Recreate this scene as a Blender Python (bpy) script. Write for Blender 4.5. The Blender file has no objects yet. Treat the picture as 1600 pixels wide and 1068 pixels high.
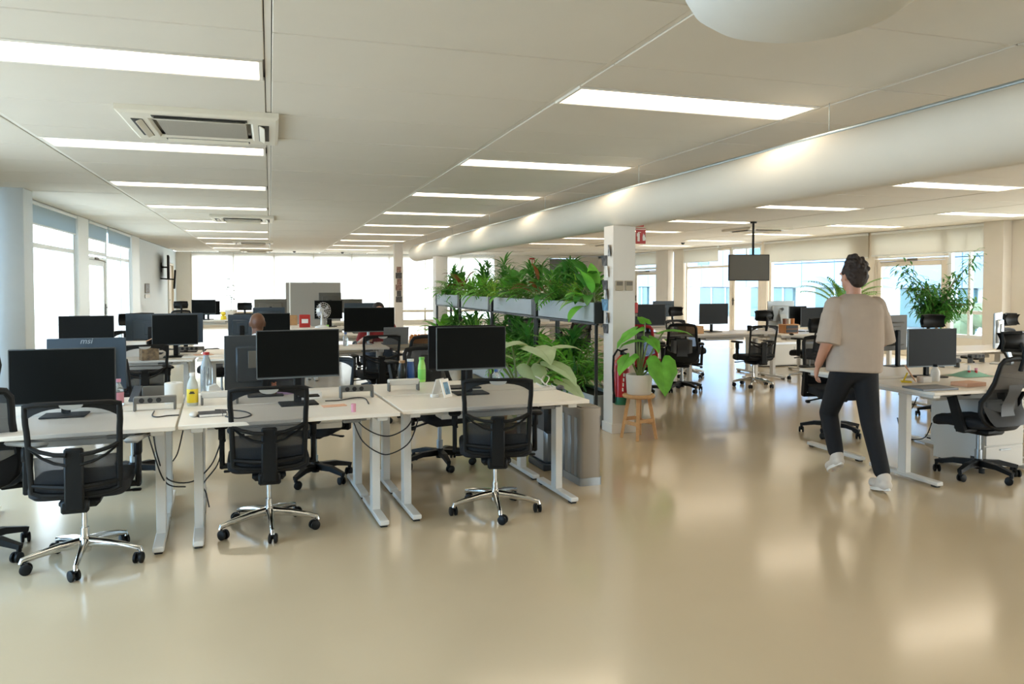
import bpy, bmesh, math, random
from mathutils import Vector, Matrix, noise
random.seed(7)
PI = math.pi
S = bpy.context.scene
COL = S.collection

# ------------------------------------------------------------------ camera
HC = 1.55                      # lens height
FPX, YAW, PITCH, CY = 1197.7, math.radians(17.50), math.radians(1.786), 482.2
cd = bpy.data.cameras.new('camera'); cam = bpy.data.objects.new('camera', cd); COL.objects.link(cam)
cam.location = (0, 0, HC); cam.rotation_euler = (PI/2 - PITCH, 0, -YAW)
cd.sensor_fit = 'HORIZONTAL'; cd.sensor_width = 36.0; cd.lens = FPX/1600*36
cd.shift_y = -(534 - CY)/1600; cd.clip_start = .05; cd.clip_end = 300
S.camera = cam
# ------------------------------------------------------------------ world, exposure
w = bpy.data.worlds.new('sky'); S.world = w; w.use_nodes = True
SKY_STRENGTH = 5.6
bg = w.node_tree.nodes['Background']
bg.inputs[1].default_value = SKY_STRENGTH
# open blue sky to the left, white haze over the sunlit street to the right and behind
_N = w.node_tree.nodes; _L = w.node_tree.links
_tc = _N.new('ShaderNodeTexCoord'); _sx = _N.new('ShaderNodeSeparateXYZ'); _mr = _N.new('ShaderNodeMapRange'); _mx = _N.new('ShaderNodeMix'); _mx.data_type = 'RGBA'
_mr.inputs[1].default_value = -.95; _mr.inputs[2].default_value = .15
_L.new(_tc.outputs['Generated'], _sx.inputs[0]); _L.new(_sx.outputs['X'], _mr.inputs[0]); _L.new(_mr.outputs[0], _mx.inputs['Factor'])
_mx.inputs[6].default_value = (.44, .72, 1.0, 1); _mx.inputs[7].default_value = (.93, .93, .90, 1)
_L.new(_mx.outputs[2], bg.inputs[0])
LAMP_STRENGTH = 3.8
LAMP_COLOUR = (1.0, .84, .64, 1)
S.view_settings.view_transform = 'Standard'; S.view_settings.look = 'None'
S.view_settings.exposure = 0.66; S.view_settings.gamma = 1.0; S.view_settings.use_curve_mapping = False
S.cycles.use_denoising = True
S.cycles.max_bounces = 10; S.cycles.diffuse_bounces = 5; S.cycles.glossy_bounces = 4
S.cycles.transmission_bounces = 6; S.cycles.transparent_max_bounces = 24
S.cycles.sample_clamp_indirect = 8.0
S.cycles.caustics_reflective = False; S.cycles.caustics_refractive = False

# pixel of the photograph -> point of the place (on a level z, or on a plane of constant x / y)
_F = Vector((math.sin(YAW)*math.cos(PITCH), math.cos(YAW)*math.cos(PITCH), -math.sin(PITCH)))
_R = Vector((math.cos(YAW), -math.sin(YAW), 0)); _U = _R.cross(_F)
def _ray(u, v): return _F + _R*((u-800)/FPX) - _U*((v-CY)/FPX)
def gz(u, v, z=.74):
    r = _ray(u, v); return Vector((0, 0, HC)) + r*((z-HC)/r.z)
def gy(u, v, y):
    r = _ray(u, v); return Vector((0, 0, HC)) + r*(y/r.y)
def gx(u, v, x):
    r = _ray(u, v); return Vector((0, 0, HC)) + r*(x/r.x)

# window portals (they emit nothing; they only guide sampling of the sky)
def portal(loc, rot, sx, sy):
    l = bpy.data.lights.new('portal', 'AREA'); l.shape = 'RECTANGLE'; l.size = sx; l.size_y = sy
    l.cycles.is_portal = True
    o = bpy.data.objects.new('portal', l); COL.objects.link(o); o.location = loc; o.rotation_euler = rot
portal((-3.34, 4.1, 1.4), (0, PI/2*-1, 0), 2.6, 7.8)
portal((-3.34, 17.0, 1.4), (0, PI/2*-1, 0), 2.6, 9.6)
portal((13.6, 14.5, 1.4), (0, PI/2, 0), 2.6, 31)
portal((10.0, -2.75, 1.4), (PI/2, 0, 0), 7, 2.6)
portal((3.0, 30.3, 1.4), (PI/2*-1, 0, 0), 11.6, 2.6)

# ------------------------------------------------------------------ materials
def lin(c):
    if isinstance(c, str):
        c = tuple(int(c[i:i+2], 16)/255 for i in (0, 2, 4))
        c = tuple(x/12.92 if x <= .04045 else ((x+.055)/1.055)**2.4 for x in c)
    return (*c[:3], 1)
MATS = {}
def mat(name, col, rough=.5, metal=0, spec=.5, var=0, scale=8, bump=0, bscale=60, coat=0, trans=0, emit=None, es=0, sub=0):
    m = bpy.data.materials.new(name); m.use_nodes = True; nt = m.node_tree; N = nt.nodes; L = nt.links
    b = N['Principled BSDF']
    c = lin(col)
    b.inputs['Base Color'].default_value = c; b.inputs['Roughness'].default_value = rough
    b.inputs['Metallic'].default_value = metal; b.inputs['Specular IOR Level'].default_value = spec
    if coat: b.inputs['Coat Weight'].default_value = coat; b.inputs['Coat Roughness'].default_value = .12
    if trans: b.inputs['Transmission Weight'].default_value = trans
    tc = N.new('ShaderNodeTexCoord')
    if var:
        n = N.new('ShaderNodeTexNoise'); n.inputs['Scale'].default_value = scale; n.inputs['Detail'].default_value = 4
        L.new(tc.outputs['Object'], n.inputs['Vector'])
        r = N.new('ShaderNodeValToRGB'); r.color_ramp.elements[0].position = .3; r.color_ramp.elements[1].position = .7
        r.color_ramp.elements[0].color = (*[x*(1-var) for x in c[:3]], 1)
        r.color_ramp.elements[1].color = (*[min(1, x*(1+var)) for x in c[:3]], 1)
        L.new(n.outputs['Fac'], r.inputs['Fac']); L.new(r.outputs['Color'], b.inputs['Base Color'])
    if bump:
        n2 = N.new('ShaderNodeTexNoise'); n2.inputs['Scale'].default_value = bscale
        L.new(tc.outputs['Object'], n2.inputs['Vector'])
        bp = N.new('ShaderNodeBump'); bp.inputs['Strength'].default_value = bump; bp.inputs['Distance'].default_value = .01
        L.new(n2.outputs['Fac'], bp.inputs['Height']); L.new(bp.outputs['Normal'], b.inputs['Normal'])
    if emit:
        b.inputs['Emission Color'].default_value = lin(emit); b.inputs['Emission Strength'].default_value = es
    MATS[name] = m; return m
def see_through(name, col, amount, rough=.6, weave=0):
    """open weave: part of the rays pass straight through"""
    m = bpy.data.materials.new(name); m.use_nodes = True; nt = m.node_tree; N = nt.nodes; L = nt.links
    b = N['Principled BSDF']; b.inputs['Base Color'].default_value = lin(col); b.inputs['Roughness'].default_value = rough
    b.inputs['Specular IOR Level'].default_value = .3
    t = N.new('ShaderNodeBsdfTransparent'); mx = N.new('ShaderNodeMixShader'); mx.inputs[0].default_value = amount
    L.new(b.outputs[0], mx.inputs[1]); L.new(t.outputs[0], mx.inputs[2]); L.new(mx.outputs[0], N['Material Output'].inputs[0])
    if weave:
        tc = N.new('ShaderNodeTexCoord'); wv = N.new('ShaderNodeTexWave'); wv.inputs['Scale'].default_value = weave
        wv.bands_direction = 'Z'; L.new(tc.outputs['Object'], wv.inputs['Vector'])
        mr = N.new('ShaderNodeMapRange'); mr.inputs[3].default_value = max(0, amount-.15); mr.inputs[4].default_value = min(1, amount+.15)
        L.new(wv.outputs['Fac'], mr.inputs[0]); L.new(mr.outputs[0], mx.inputs[0])
    MATS[name] = m; return m
def glass(name, tint=(.96, .985, 1)):
    m = bpy.data.materials.new(name); m.use_nodes = True; nt = m.node_tree; N = nt.nodes; L = nt.links
    N.remove(N['Principled BSDF'])
    t = N.new('ShaderNodeBsdfTransparent'); t.inputs[0].default_value = (*tint, 1)
    g = N.new('ShaderNodeBsdfGlossy'); g.inputs['Roughness'].default_value = .02
    fr = N.new('ShaderNodeFresnel'); 
    ge = N.new('ShaderNodeNewGeometry'); mr = N.new('ShaderNodeMapRange'); mr.inputs[3].default_value = 1.25; mr.inputs[4].default_value = 1/1.25   # same reflectance on both faces of the sheet
    L.new(ge.outputs['Backfacing'], mr.inputs[0]); L.new(mr.outputs[0], fr.inputs[0])
    mx = N.new('ShaderNodeMixShader'); L.new(fr.outputs[0], mx.inputs[0])
    L.new(t.outputs[0], mx.inputs[1]); L.new(g.outputs[0], mx.inputs[2]); L.new(mx.outputs[0], N['Material Output'].inputs[0])
    MATS[name] = m; return m
def blind_mat(name, col, tr):
    m = bpy.data.materials.new(name); m.use_nodes = True; nt = m.node_tree; N = nt.nodes; L = nt.links
    N.remove(N['Principled BSDF'])
    d = N.new('ShaderNodeBsdfDiffuse'); d.inputs[0].default_value = lin(col)
    t = N.new('ShaderNodeBsdfTranslucent'); t.inputs[0].default_value = lin(col)
    mx = N.new('ShaderNodeMixShader'); mx.inputs[0].default_value = tr
    L.new(d.outputs[0], mx.inputs[1]); L.new(t.outputs[0], mx.inputs[2]); L.new(mx.outputs[0], N['Material Output'].inputs[0])
    MATS[name] = m; return m
def leaf_mat(name, col, var=.35, rough=.42):
    m = mat(name, col, rough, var=var, scale=9, spec=.4)
    nt = m.node_tree; N = nt.nodes; L = nt.links; b = N['Principled BSDF']
    t = N.new('ShaderNodeBsdfTranslucent'); c = lin(col); t.inputs[0].default_value = (min(1, c[0]*1.6), min(1, c[1]*1.6), c[2], 1)
    mx = N.new('ShaderNodeMixShader'); mx.inputs[0].default_value = .25
    L.new(b.outputs[0], mx.inputs[1]); L.new(t.outputs[0], mx.inputs[2]); L.new(mx.outputs[0], N['Material Output'].inputs[0])
    return m

M = MATS
mat('floor_resin', 'c8b698', .15, spec=.8, var=.025, scale=.9, bump=.03, bscale=3)
mat('ceiling_panel', 'd5d0c6', .75, spec=.2, var=.015, scale=2)
mat('ceiling_band', 'e2ded6', .5)
mat('wall_paint', 'e2ddd3', .6, var=.01); mat('wall_daylight_tint', 'd6dfe4', .6, var=.01)  # left wall and pillar: bluish daylight put into the colour
mat('column_paint', 'd8d1c6', .55, var=.02, scale=3)
mat('frame_white', 'dfe3e3', .4)
mat('frame_cream', 'd9d0c0', .45)
mat('lamp_frame', 'dedad2', .4)
mat('lamp_diffuser', 'ffffff', .5, emit=LAMP_COLOUR[:3], es=LAMP_STRENGTH)
mat('unit_white', 'd9d3c4', .45)
mat('unit_slot', '2c2a26', .6)
mat('unit_grille', 'a09a8e', .6, bump=.6, bscale=200)
mat('duct_fabric', 'd6d0c3', .7, var=.02, scale=2)
mat('rail_metal', 'a9b4b8', .3, metal=.7)
mat('dome_fabric', 'd2d4d2', .7, var=.03, scale=3)
mat('desk_top', 'e6ddcf', .38, var=.015, scale=5)
mat('desk_metal', 'd9d6cf', .4)
mat('rubber', '1a1a1a', .7)
mat('chrome', 'd6d6d4', .12, metal=1)
mat('black_plastic', '0f1010', .5, spec=.25)
mat('grey_plastic', '3b3d3f', .5)
mat('black_fabric', '121418', .85, bump=.3, bscale=300)
mat('navy_fabric', '18222c', .85, bump=.3, bscale=300)
see_through('chair_mesh', '33363a', .56, weave=120)
see_through('chair_mesh_dense', '17191b', .12, weave=120)
mat('tag_grey', '9a9892', .5)
mat('monitor_shell', '0c0d0e', .5, spec=.25)
mat('monitor_rear', '2c3032', .48)
mat('monitor_rear_blue', '33414d', .45)
mat('monitor_rear_taupe', '57534a', .5)
mat('screen_off', '070907', .5, spec=.12)
mat('screen_soft', '25282a', .5, spec=.15)
mat('bezel_line', '6f7678', .35, metal=.5)
mat('silver', 'b7bcbe', .3, metal=.6)
mat('logo_grey', '8f979c', .4)
mat('logo_dark', '30343a', .4)
mat('planter_grey', 'a3a8a8', .5, var=.03)
mat('planter_post', '2d302f', .4, metal=.4)
mat('soil', '2b2018', .95, var=.3, scale=40)
leaf_mat('leaf_dark', '4a8238'); leaf_mat('leaf_mid', '6da043'); leaf_mat('leaf_lime', 'a4c455')
leaf_mat('leaf_pale', 'a9bd97', .12); leaf_mat('leaf_red', '7a4a2c'); leaf_mat('leaf_fresh', '69ab3e'); leaf_mat('leaf_blue', '5f8a5e')
mat('leaf_ink', '2c3a22', .6); mat('stem_green', '6c7d3c', .5); mat('trunk', '8a6f55', .8, var=.2, scale=30)
mat('pot_white', 'dcd6cb', .4)
mat('wood_light', 'c79a68', .5, var=.12, scale=20)
mat('wood_orange', 'b9783d', .5, var=.12, scale=20)
mat('bin_taupe', '8d8478', .4, metal=.3); mat('bin_steel', '9ba1a5', .3, metal=.7); mat('bin_dark', '34393d', .5)
mat('ext_red', 'b3141c', .3, coat=.4); mat('ext_green', '1d6b4a', .4); mat('label_white', 'e6e2da', .5)
mat('sign_red', 'b02a22', .45)
mat('skin_light', 'c08d74', .5, sub=.1); mat('skin_brown', '63402b', .5)
mat('hair_dark', '1d1511', .7, bump=1, bscale=40); mat('hair_brown', '2a1d15', .7, bump=1, bscale=40)
mat('shirt_beige', 'ab9b8c', .85, var=.04, bump=.2, bscale=12); mat('shirt_white', 'cfd0cf', .85); mat('shirt_red', '7d1a1c', .85)
mat('trousers_black', '0a0b0f', .85); mat('jeans_blue', '24384f', .85, var=.15, scale=12)
mat('shoe_white', 'ccc2b6', .6); mat('sole_white', 'e0dad0', .6)
mat('paper_white', 'e8e4dc', .7); mat('card_kraft', 'b58a5c', .7, var=.12, scale=12); mat('card_pattern', '8e7350', .7, var=.5, scale=26)
mat('plastic_white', 'e4e2dd', .4); mat('plastic_blue', '2c4f8c', .35); mat('plastic_green', '7ecb57', .35); mat('plastic_lime', 'a5e06a', .3)
mat('plastic_red', 'b8322d', .4); mat('plastic_pink', 'cf8e9d', .5); mat('plastic_yellow', 'e6c92a', .4); mat('plastic_orange', 'd98a3c', .5)
mat('liquid_yellow', 'ead86a', .2, trans=.3); mat('bottle_clear', 'dfe9ee', .1, trans=.75); mat('bottle_milky', 'd5d8cc', .3, trans=.3)
mat('cork', 'b28a64', .8); mat('bottle_dark', '2a2a28', .2)
mat('notebook_grey', '4c4b4a', .8, spec=.2); mat('laptop_grey', '75777a', .4, metal=.4)
mat('lavender', 'b79ac6', .8); mat('mint', '86b79f', .8); mat('peach', 'd9a888', .7); mat('figure_brown', '7a4a36', .6)
mat('cable_black', '17181a', .5); mat('cable_white', 'd9d5cb', .5)
mat('socket_black', '141414', .5); mat('power_grey', '6a6862', .5); mat('power_white', 'cfcac0', .5)
mat('board_grey', '8c8982', .7); mat('board_edge', 'b5b0a6', .5)
mat('photo_dark', '4a4644', .6, var=.9, scale=22); mat('photo_grey', '7d7d7e', .6, var=.8, scale=30); mat('photo_warm', '8a6a5c', .6, var=.8, scale=25); mat('photo_blue', '5f86a0', .5, var=.6, scale=25)
mat('panel_beige', 'a99a82', .5); mat('panel_slot', '6f675a', .6)
mat('door_grey', '7c7b7b', .5)
mat('red_fabric', '9c1420', .8)
mat('facade_panel', '7f97b2', .5, var=.03, scale=.6); mat('facade_white', 'cfd3d6', .6); mat('facade_glass', '48666b', .25, spec=.5, var=.25, scale=.5)
mat('facade_green', '66755a', .8, var=.4, scale=1.5); mat('pavement', 'd5d4cf', .8)
glass('window_glass'); blind_mat('blind_cloth', 'dedbd2', .4); blind_mat('blind_sheer', 'faf8f4', .8); blind_mat('blind_shadow_tint', 'b9c9d2', .2)  # left blinds: their bluish shadow is put into the cloth colour
blind_mat('fan_guard', 'd8dbe6', .3)

# ------------------------------------------------------------------ mesh builder
class MB:
    def __init__(s): s.bm = bmesh.new(); s.mi = 0; s.X = Matrix()
    def _fin(s, vs, fs=None, M4=None):
        X = s.X @ M4 if M4 is not None else s.X
        for v in vs: v.co = X @ v.co
        if fs:
            for f in fs: f.material_index = s.mi
    def poly(s, pts, faces):
        vs = [s.bm.verts.new(s.X @ Vector(p)) for p in pts]
        for f in faces:
            try: s.bm.faces.new([vs[i] for i in f]).material_index = s.mi
            except ValueError: pass
        return vs
    def box(s, c, d, bev=0, rot=None):
        x, y, z = d[0]/2, d[1]/2, d[2]/2
        R = (rot if rot is not None else Matrix()).to_4x4(); T = Matrix.Translation(c) @ R
        b = min(bev, x*.95, y*.95, z*.95)
        if b <= 0:
            P = [(-x,-y,-z),(x,-y,-z),(x,y,-z),(-x,y,-z),(-x,-y,z),(x,-y,z),(x,y,z),(-x,y,z)]
            F = [(0,3,2,1),(4,5,6,7),(0,1,5,4),(1,2,6,5),(2,3,7,6),(3,0,4,7)]
        else:
            P = []; idx = {}
            for sx in (-1,1):
                for sy in (-1,1):
                    for sz in (-1,1):
                        for a in range(3):
                            p = [sx*(x-b), sy*(y-b), sz*(z-b)]; p[a] += (sx,sy,sz)[a]*b
                            idx[(sx,sy,sz,a)] = len(P); P.append(tuple(p))
            F = []
            I = lambda sg, a: idx[(*sg, a)]
            def order(ids, n):
                c0 = sum((Vector(P[i]) for i in ids), Vector())/len(ids); n = Vector(n)
                u = (Vector(P[ids[0]])-c0).normalized(); v = n.cross(u)
                return sorted(ids, key=lambda i: math.atan2((Vector(P[i])-c0).dot(v), (Vector(P[i])-c0).dot(u)))
            for a in range(3):
                o1, o2 = [k for k in range(3) if k != a]
                for sg in (-1, 1):
                    ids = []
                    for s1 in (-1,1):
                        for s2 in (-1,1):
                            q = [0,0,0]; q[a] = sg; q[o1] = s1; q[o2] = s2; ids.append(I(q, a))
                    n = [0,0,0]; n[a] = sg; F.append(order(ids, n))
                for s1 in (-1,1):
                    for s2 in (-1,1):
                        ids = []
                        for sg in (-1,1):
                            q = [0,0,0]; q[a] = sg; q[o1] = s1; q[o2] = s2
                            ids += [I(q, o1), I(q, o2)]
                        n = [0,0,0]; n[o1] = s1; n[o2] = s2; F.append(order(ids, n))
            for sx in (-1,1):
                for sy in (-1,1):
                    for sz in (-1,1):
                        F.append(order([I((sx,sy,sz), a) for a in range(3)], (sx,sy,sz)))
        P = [T @ Vector(p) for p in P]
        s.poly(P, F); return s
    def bar(s, p0, p1, w0, h0, w1=None, h1=None, up=(0,0,1)):
        """tapered rectangular bar from p0 to p1"""
        p0, p1 = Vector(p0), Vector(p1); w1 = w0 if w1 is None else w1; h1 = h0 if h1 is None else h1
        d = (p1-p0).normalized(); sx = d.cross(Vector(up))
        sx = sx.normalized() if sx.length > 1e-5 else Vector((1,0,0)); u = sx.cross(d)
        P = []
        for p, w_, h_ in ((p0,w0,h0),(p1,w1,h1)):
            for a, b in ((-1,-1),(1,-1),(1,1),(-1,1)): P.append(p + sx*(a*w_/2) + u*(b*h_/2))
        s.poly(P, [(3,2,1,0),(4,5,6,7),(0,1,5,4),(1,2,6,5),(2,3,7,6),(3,0,4,7)]); return s
    def cyl(s, p0, p1, r0, r1=None, n=12, caps=True):
        r1 = r0 if r1 is None else r1; return s.tube([p0, p1], [r0, r1], n, caps)
    def tube(s, pts, r, n=8, caps=True, closed=False, flat=1.0, up=None):
        pts = [Vector(p) for p in pts]; m = len(pts)
        rr = r if isinstance(r, (list, tuple)) else [r]*m
        rings = []; prev = None
        for i, p in enumerate(pts):
            if closed: t = pts[(i+1) % m] - pts[i-1]
            else: t = pts[min(i+1, m-1)] - pts[max(i-1, 0)]
            t = t.normalized() if t.length > 1e-9 else Vector((0,0,1))
            if up is not None: a = t.cross(Vector(up))
            elif prev is not None: a = prev - t*prev.dot(t)
            else: a = t.cross(Vector((0,0,1)) if abs(t.z) < .9 else Vector((1,0,0)))
            if a.length < 1e-6: a = t.orthogonal()
            a.normalize(); b = t.cross(a); prev = a
            rings.append([s.bm.verts.new(s.X @ (p + a*(rr[i]*math.cos(2*PI*k/n)) + b*(rr[i]*flat*math.sin(2*PI*k/n)))) for k in range(n)])
        def face(vs):
            try: s.bm.faces.new(vs).material_index = s.mi
            except ValueError: pass
        rng = range(m) if closed else range(m-1)
        for i in rng:
            A, B = rings[i], rings[(i+1) % m]
            for k in range(n): face((A[k], A[(k+1) % n], B[(k+1) % n], B[k]))
        if caps and not closed: face(rings[0][::-1]); face(rings[-1])
        return s
    def lathe(s, prof, n=20, c=(0,0,0)):
        """profile of (radius, z); turned round z at c"""
        c = Vector(c); rings = []
        for r, z in prof:
            if r < 1e-5: rings.append([s.bm.verts.new(s.X @ (c+Vector((0,0,z))))])
            else: rings.append([s.bm.verts.new(s.X @ (c+Vector((r*math.cos(2*PI*k/n), r*math.sin(2*PI*k/n), z)))) for k in range(n)])
        for A, B in zip(rings, rings[1:]):
            for k in range(n):
                k2 = (k+1) % n
                try:
                    if len(A) == 1 and len(B) == 1: continue
                    if len(A) == 1: f = s.bm.faces.new((A[0], B[k2], B[k]))
                    elif len(B) == 1: f = s.bm.faces.new((A[k], A[k2], B[0]))
                    else: f = s.bm.faces.new((A[k], A[k2], B[k2], B[k]))
                    f.material_index = s.mi
                except ValueError: pass
        return s
    def ball(s, c, r, n=12, m=8):
        r = r if isinstance(r, (tuple, list)) else (r, r, r)
        c = Vector(c); rings = []
        for i in range(m+1):
            th = PI*i/m
            if i in (0, m): rings.append([s.bm.verts.new(s.X @ (c+Vector((0,0,r[2]*math.cos(th)))))]); continue
            rings.append([s.bm.verts.new(s.X @ (c+Vector((r[0]*math.sin(th)*math.cos(2*PI*k/n), r[1]*math.sin(th)*math.sin(2*PI*k/n), r[2]*math.cos(th))))) for k in range(n)])
        for A, B in zip(rings, rings[1:]):
            for k in range(n):
                k2 = (k+1) % n
                if len(A) == 1: f = s.bm.faces.new((A[0], B[k], B[k2]))
                elif len(B) == 1: f = s.bm.faces.new((A[k], B[0], A[k2]))
                else: f = s.bm.faces.new((A[k], B[k], B[k2], A[k2]))
                f.material_index = s.mi
        return s
    def prism(s, outline, depth, axis='y', c=(0,0,0)):
        """outline in the plane across axis, extruded by depth along it (centred)"""
        c = Vector(c); n = len(outline)
        def P(a, b, d): return c + (Vector((a, d, b)) if axis == 'y' else Vector((d, a, b)) if axis == 'x' else Vector((a, b, d)))
        pts = [P(a, b, -depth/2) for a, b in outline] + [P(a, b, depth/2) for a, b in outline]
        s.poly(pts, [tuple(range(n)), tuple(range(2*n-1, n-1, -1))] + [(i, n+i, n+(i+1) % n, (i+1) % n) for i in range(n)])
        return s
    def grid(s, fn, nu, nv):
        V = [[s.bm.verts.new(s.X @ Vector(fn(i/nu, j/nv))) for j in range(nv+1)] for i in range(nu+1)]
        for i in range(nu):
            for j in range(nv): s.bm.faces.new((V[i][j], V[i+1][j], V[i+1][j+1], V[i][j+1])).material_index = s.mi
        return s
    def mesh(s, name, mats, smooth=True, fix=True):
        if fix: bmesh.ops.recalc_face_normals(s.bm, faces=s.bm.faces)
        me = bpy.data.meshes.new(name); s.bm.to_mesh(me); s.bm.free()
        for m_ in (mats if isinstance(mats, (list, tuple)) else [mats]): me.materials.append(M[m_] if isinstance(m_, str) else m_)
        if smooth:
            me.polygons.foreach_set('use_smooth', [True]*len(me.polygons))
            me.set_sharp_from_angle(angle=math.radians(38))
        return me
def add(name, mb, mats, parent=None, smooth=True, label=None, fix=True):
    me = mb if isinstance(mb, bpy.types.Mesh) else mb.mesh(name, mats, smooth, fix)
    o = bpy.data.objects.new(name, me); COL.objects.link(o)
    if parent is not None: o.parent = parent
    if label: o['label'] = label
    return o
def tag(o, label, cat, group=None, kind=None):
    o['label'] = label; o['category'] = cat
    if group: o['group'] = group
    if kind: o['kind'] = kind
    return o
def thing(name, label, cat, loc=(0,0,0), rz=0, group=None):
    o = bpy.data.objects.new(name, None); COL.objects.link(o); o.empty_display_size = .1
    o.location = loc; o.rotation_euler = (0,0,rz); return tag(o, label, cat, group)
def solo(name, mb, mats, label, cat, loc=(0,0,0), rz=0, group=None, smooth=True, fix=True):
    o = add(name, mb, mats, None, smooth, fix=fix); o.location = loc; o.rotation_euler = (0,0,rz); return tag(o, label, cat, group)
def struct(name, mb, mats, smooth=False, label=None):
    o = add(name, mb, mats, None, smooth); o['kind'] = 'structure'
    if label: o['label'] = label
    return o
def copy_tree(o, parent=None):
    c = o.copy(); COL.objects.link(c)
    if parent is not None: c.parent = parent
    for ch in list(o.children): copy_tree(ch, c)
    return c
def dup(o, label, loc, rz=0, group=None):
    c = copy_tree(o); c.location = loc; c.rotation_euler = (0,0,rz); c['label'] = label
    if group: c['group'] = group
    return c
_used = {}
def proto(key, fn, label, loc, rz=0, group=None):
    """first call builds the thing, later calls copy it with all its parts"""
    if key not in _used: _used[key] = fn(); o = _used[key]; o.location = loc; o.rotation_euler = (0,0,rz); o['label'] = label
    else: o = dup(_used[key], label, loc, rz)
    if group: o['group'] = group
    return o
def text_mesh(txt, size, m, parent, loc, rot, depth=.001, shear=0, name='lettering'):
    cu = bpy.data.curves.new(name, 'FONT'); cu.body = txt; cu.size = size; cu.extrude = depth; cu.align_x = 'CENTER'; cu.align_y = 'CENTER'; cu.shear = shear
    o = bpy.data.objects.new(name, cu); COL.objects.link(o); o.parent = parent; o.location = loc; o.rotation_euler = rot
    cu.materials.append(M[m])
    dg = bpy.context.evaluated_depsgraph_get(); me = bpy.data.meshes.new_from_object(o.evaluated_get(dg)); bpy.data.objects.remove(o); bpy.data.curves.remove(cu)
    o = bpy.data.objects.new(name, me); COL.objects.link(o); o.parent = parent; o.location = loc; o.rotation_euler = rot; return o
# ================================================================== THE ROOM
XL, XR, YB, YF, CH = -3.23, 13.3, 30.0, -2.6, 2.755
mb = MB(); mb.box(((XL+XR)/2, (YB+YF)/2, -.06), (XR-XL+.8, YB-YF+.8, .12)); struct('floor', mb, 'floor_resin')
XB = [XL, -1.81, 0, 1.79, 3.58, 5.37, 7.16, 8.95, 10.74, 12.53, XR]
LIGHT_COLS = [(-1.81, 0), (1.79, 3.58), (7.16, 8.95), (10.74, 12.53)]
PER = 2.76
mb = MB()
rng = random.Random(3)
for x0, x1 in zip(XB, XB[1:]):
    lit = any(abs(x0-a) < .01 for a, b in LIGHT_COLS)
    y = 4.36-PER*3
    while y < YB:
        if lit: cuts = [(y+.44, y+1.36), (y+1.36, y+2.28), (y+2.28, y+2.76)]
        else: cuts = [(y-.48, y+.44), (y+.44, y+1.36), (y+1.36, y+2.28)]
        for a, b in cuts:
            a = max(a, YF); b = min(b, YB)
            if b-a < .05: continue
            dz = rng.uniform(-.0015, .0015)
            mb.box(((x0+x1)/2, (a+b)/2, CH+.0125+dz), (x1-x0-.040, b-a-.009, .025), .004)
        y += PER
mb.mi = 1
for x in XB[1:-1]: mb.box((x, (YF+YB)/2, CH+.016), (.030, YB-YF, .02))
mb.mi = 2
mb.box(((XL+XR)/2, (YB+YF)/2, CH+.08), (XR-XL+.7, YB-YF+.7, .06))
struct('ceiling', mb, ['ceiling_panel', 'ceiling_band', 'unit_slot'])

# ceiling lights
def ceiling_light():
    t = thing('ceiling_light', 'x', 'ceiling light', group='linear ceiling lights')
    f = MB()
    L2, W2 = 1.79/2-.018, .215
    for sy in (-1, 1): f.box((0, sy*(W2-.012), 0), (2*L2, .024, .03), .003)
    for sx in (-1, 1): f.box((sx*(L2-.011), 0, 0), (.022, 2*W2-.048, .03), .003)
    add('frame', f, 'lamp_frame', t)
    d = MB(); d.box((0, 0, .004), (2*L2-.044, 2*W2-.048, .012), .002); add('diffuser', d, 'lamp_diffuser', t)
    return t
RANK = ['nearest', 'second', 'third', 'fourth', 'fifth', 'sixth', 'seventh', 'eighth', 'ninth', 'tenth']
COLN = ['left-hand row over the monitors', 'row beside the round white duct', 'row just right of the round duct', 'row beside the right-hand window wall']
for ci, (a, b) in enumerate(LIGHT_COLS):
    r = 0
    for k in range(-1, 9):
        y = 4.575+PER*k; first = 0 if ci < 2 else 1
        if ci >= 2 and k > 6: continue
        if k < first: nm = 'out of view light %s, in the %s' % (['behind', 'ahead'][k+1], COLN[ci])
        else: nm = '%s lit linear ceiling light of the %s' % (RANK[r], COLN[ci]); r += 1
        proto('light', ceiling_light, nm, ((a+b)/2, y, CH+.006))

# cassette air conditioners
def cassette():
    t = thing('air_conditioner', 'x', 'air conditioner', group='cassette air conditioners')
    f = MB(); h = .525
    out = [(-h, -h), (h, -h), (h, h), (-h, h)]; i1 = h*.60
    f.poly([(x, y, .0) for x, y in out] + [(x, y, -.035) for x, y in out] + [(x*.96, y*.96, -.05) for x, y in out] + [(x*.66, y*.66, -.052) for x, y in out] + [(x*.63, y*.63, -.035) for x, y in out],
           [(i+4*k, (i+1) % 4+4*k, (i+1) % 4+4*(k+1), i+4*(k+1)) for k in range(4) for i in range(4)] + [(0,1,2,3)])
    add('panel_frame', f, 'unit_white', t, smooth=False)
    g = MB(); g.box((0, 0, -.040), (.60, .60, .012), .003); add('grille', g, 'unit_grille', t)
    for k in range(4):
        X = Matrix.Rotation(k*PI/2, 4, 'Z')
        sl = MB(); sl.X = X; sl.box((0, -.42, -.051), (.62, .075, .006)); s_ = add('air_slot', sl, 'unit_slot', t)
        fl = MB(); fl.X = X; fl.box((0, -.405, -.06), (.60, .05, .006), .002, Matrix.Rotation(.5, 3, 'X')); add('flap', fl, 'unit_white', s_)
    return t
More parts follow.
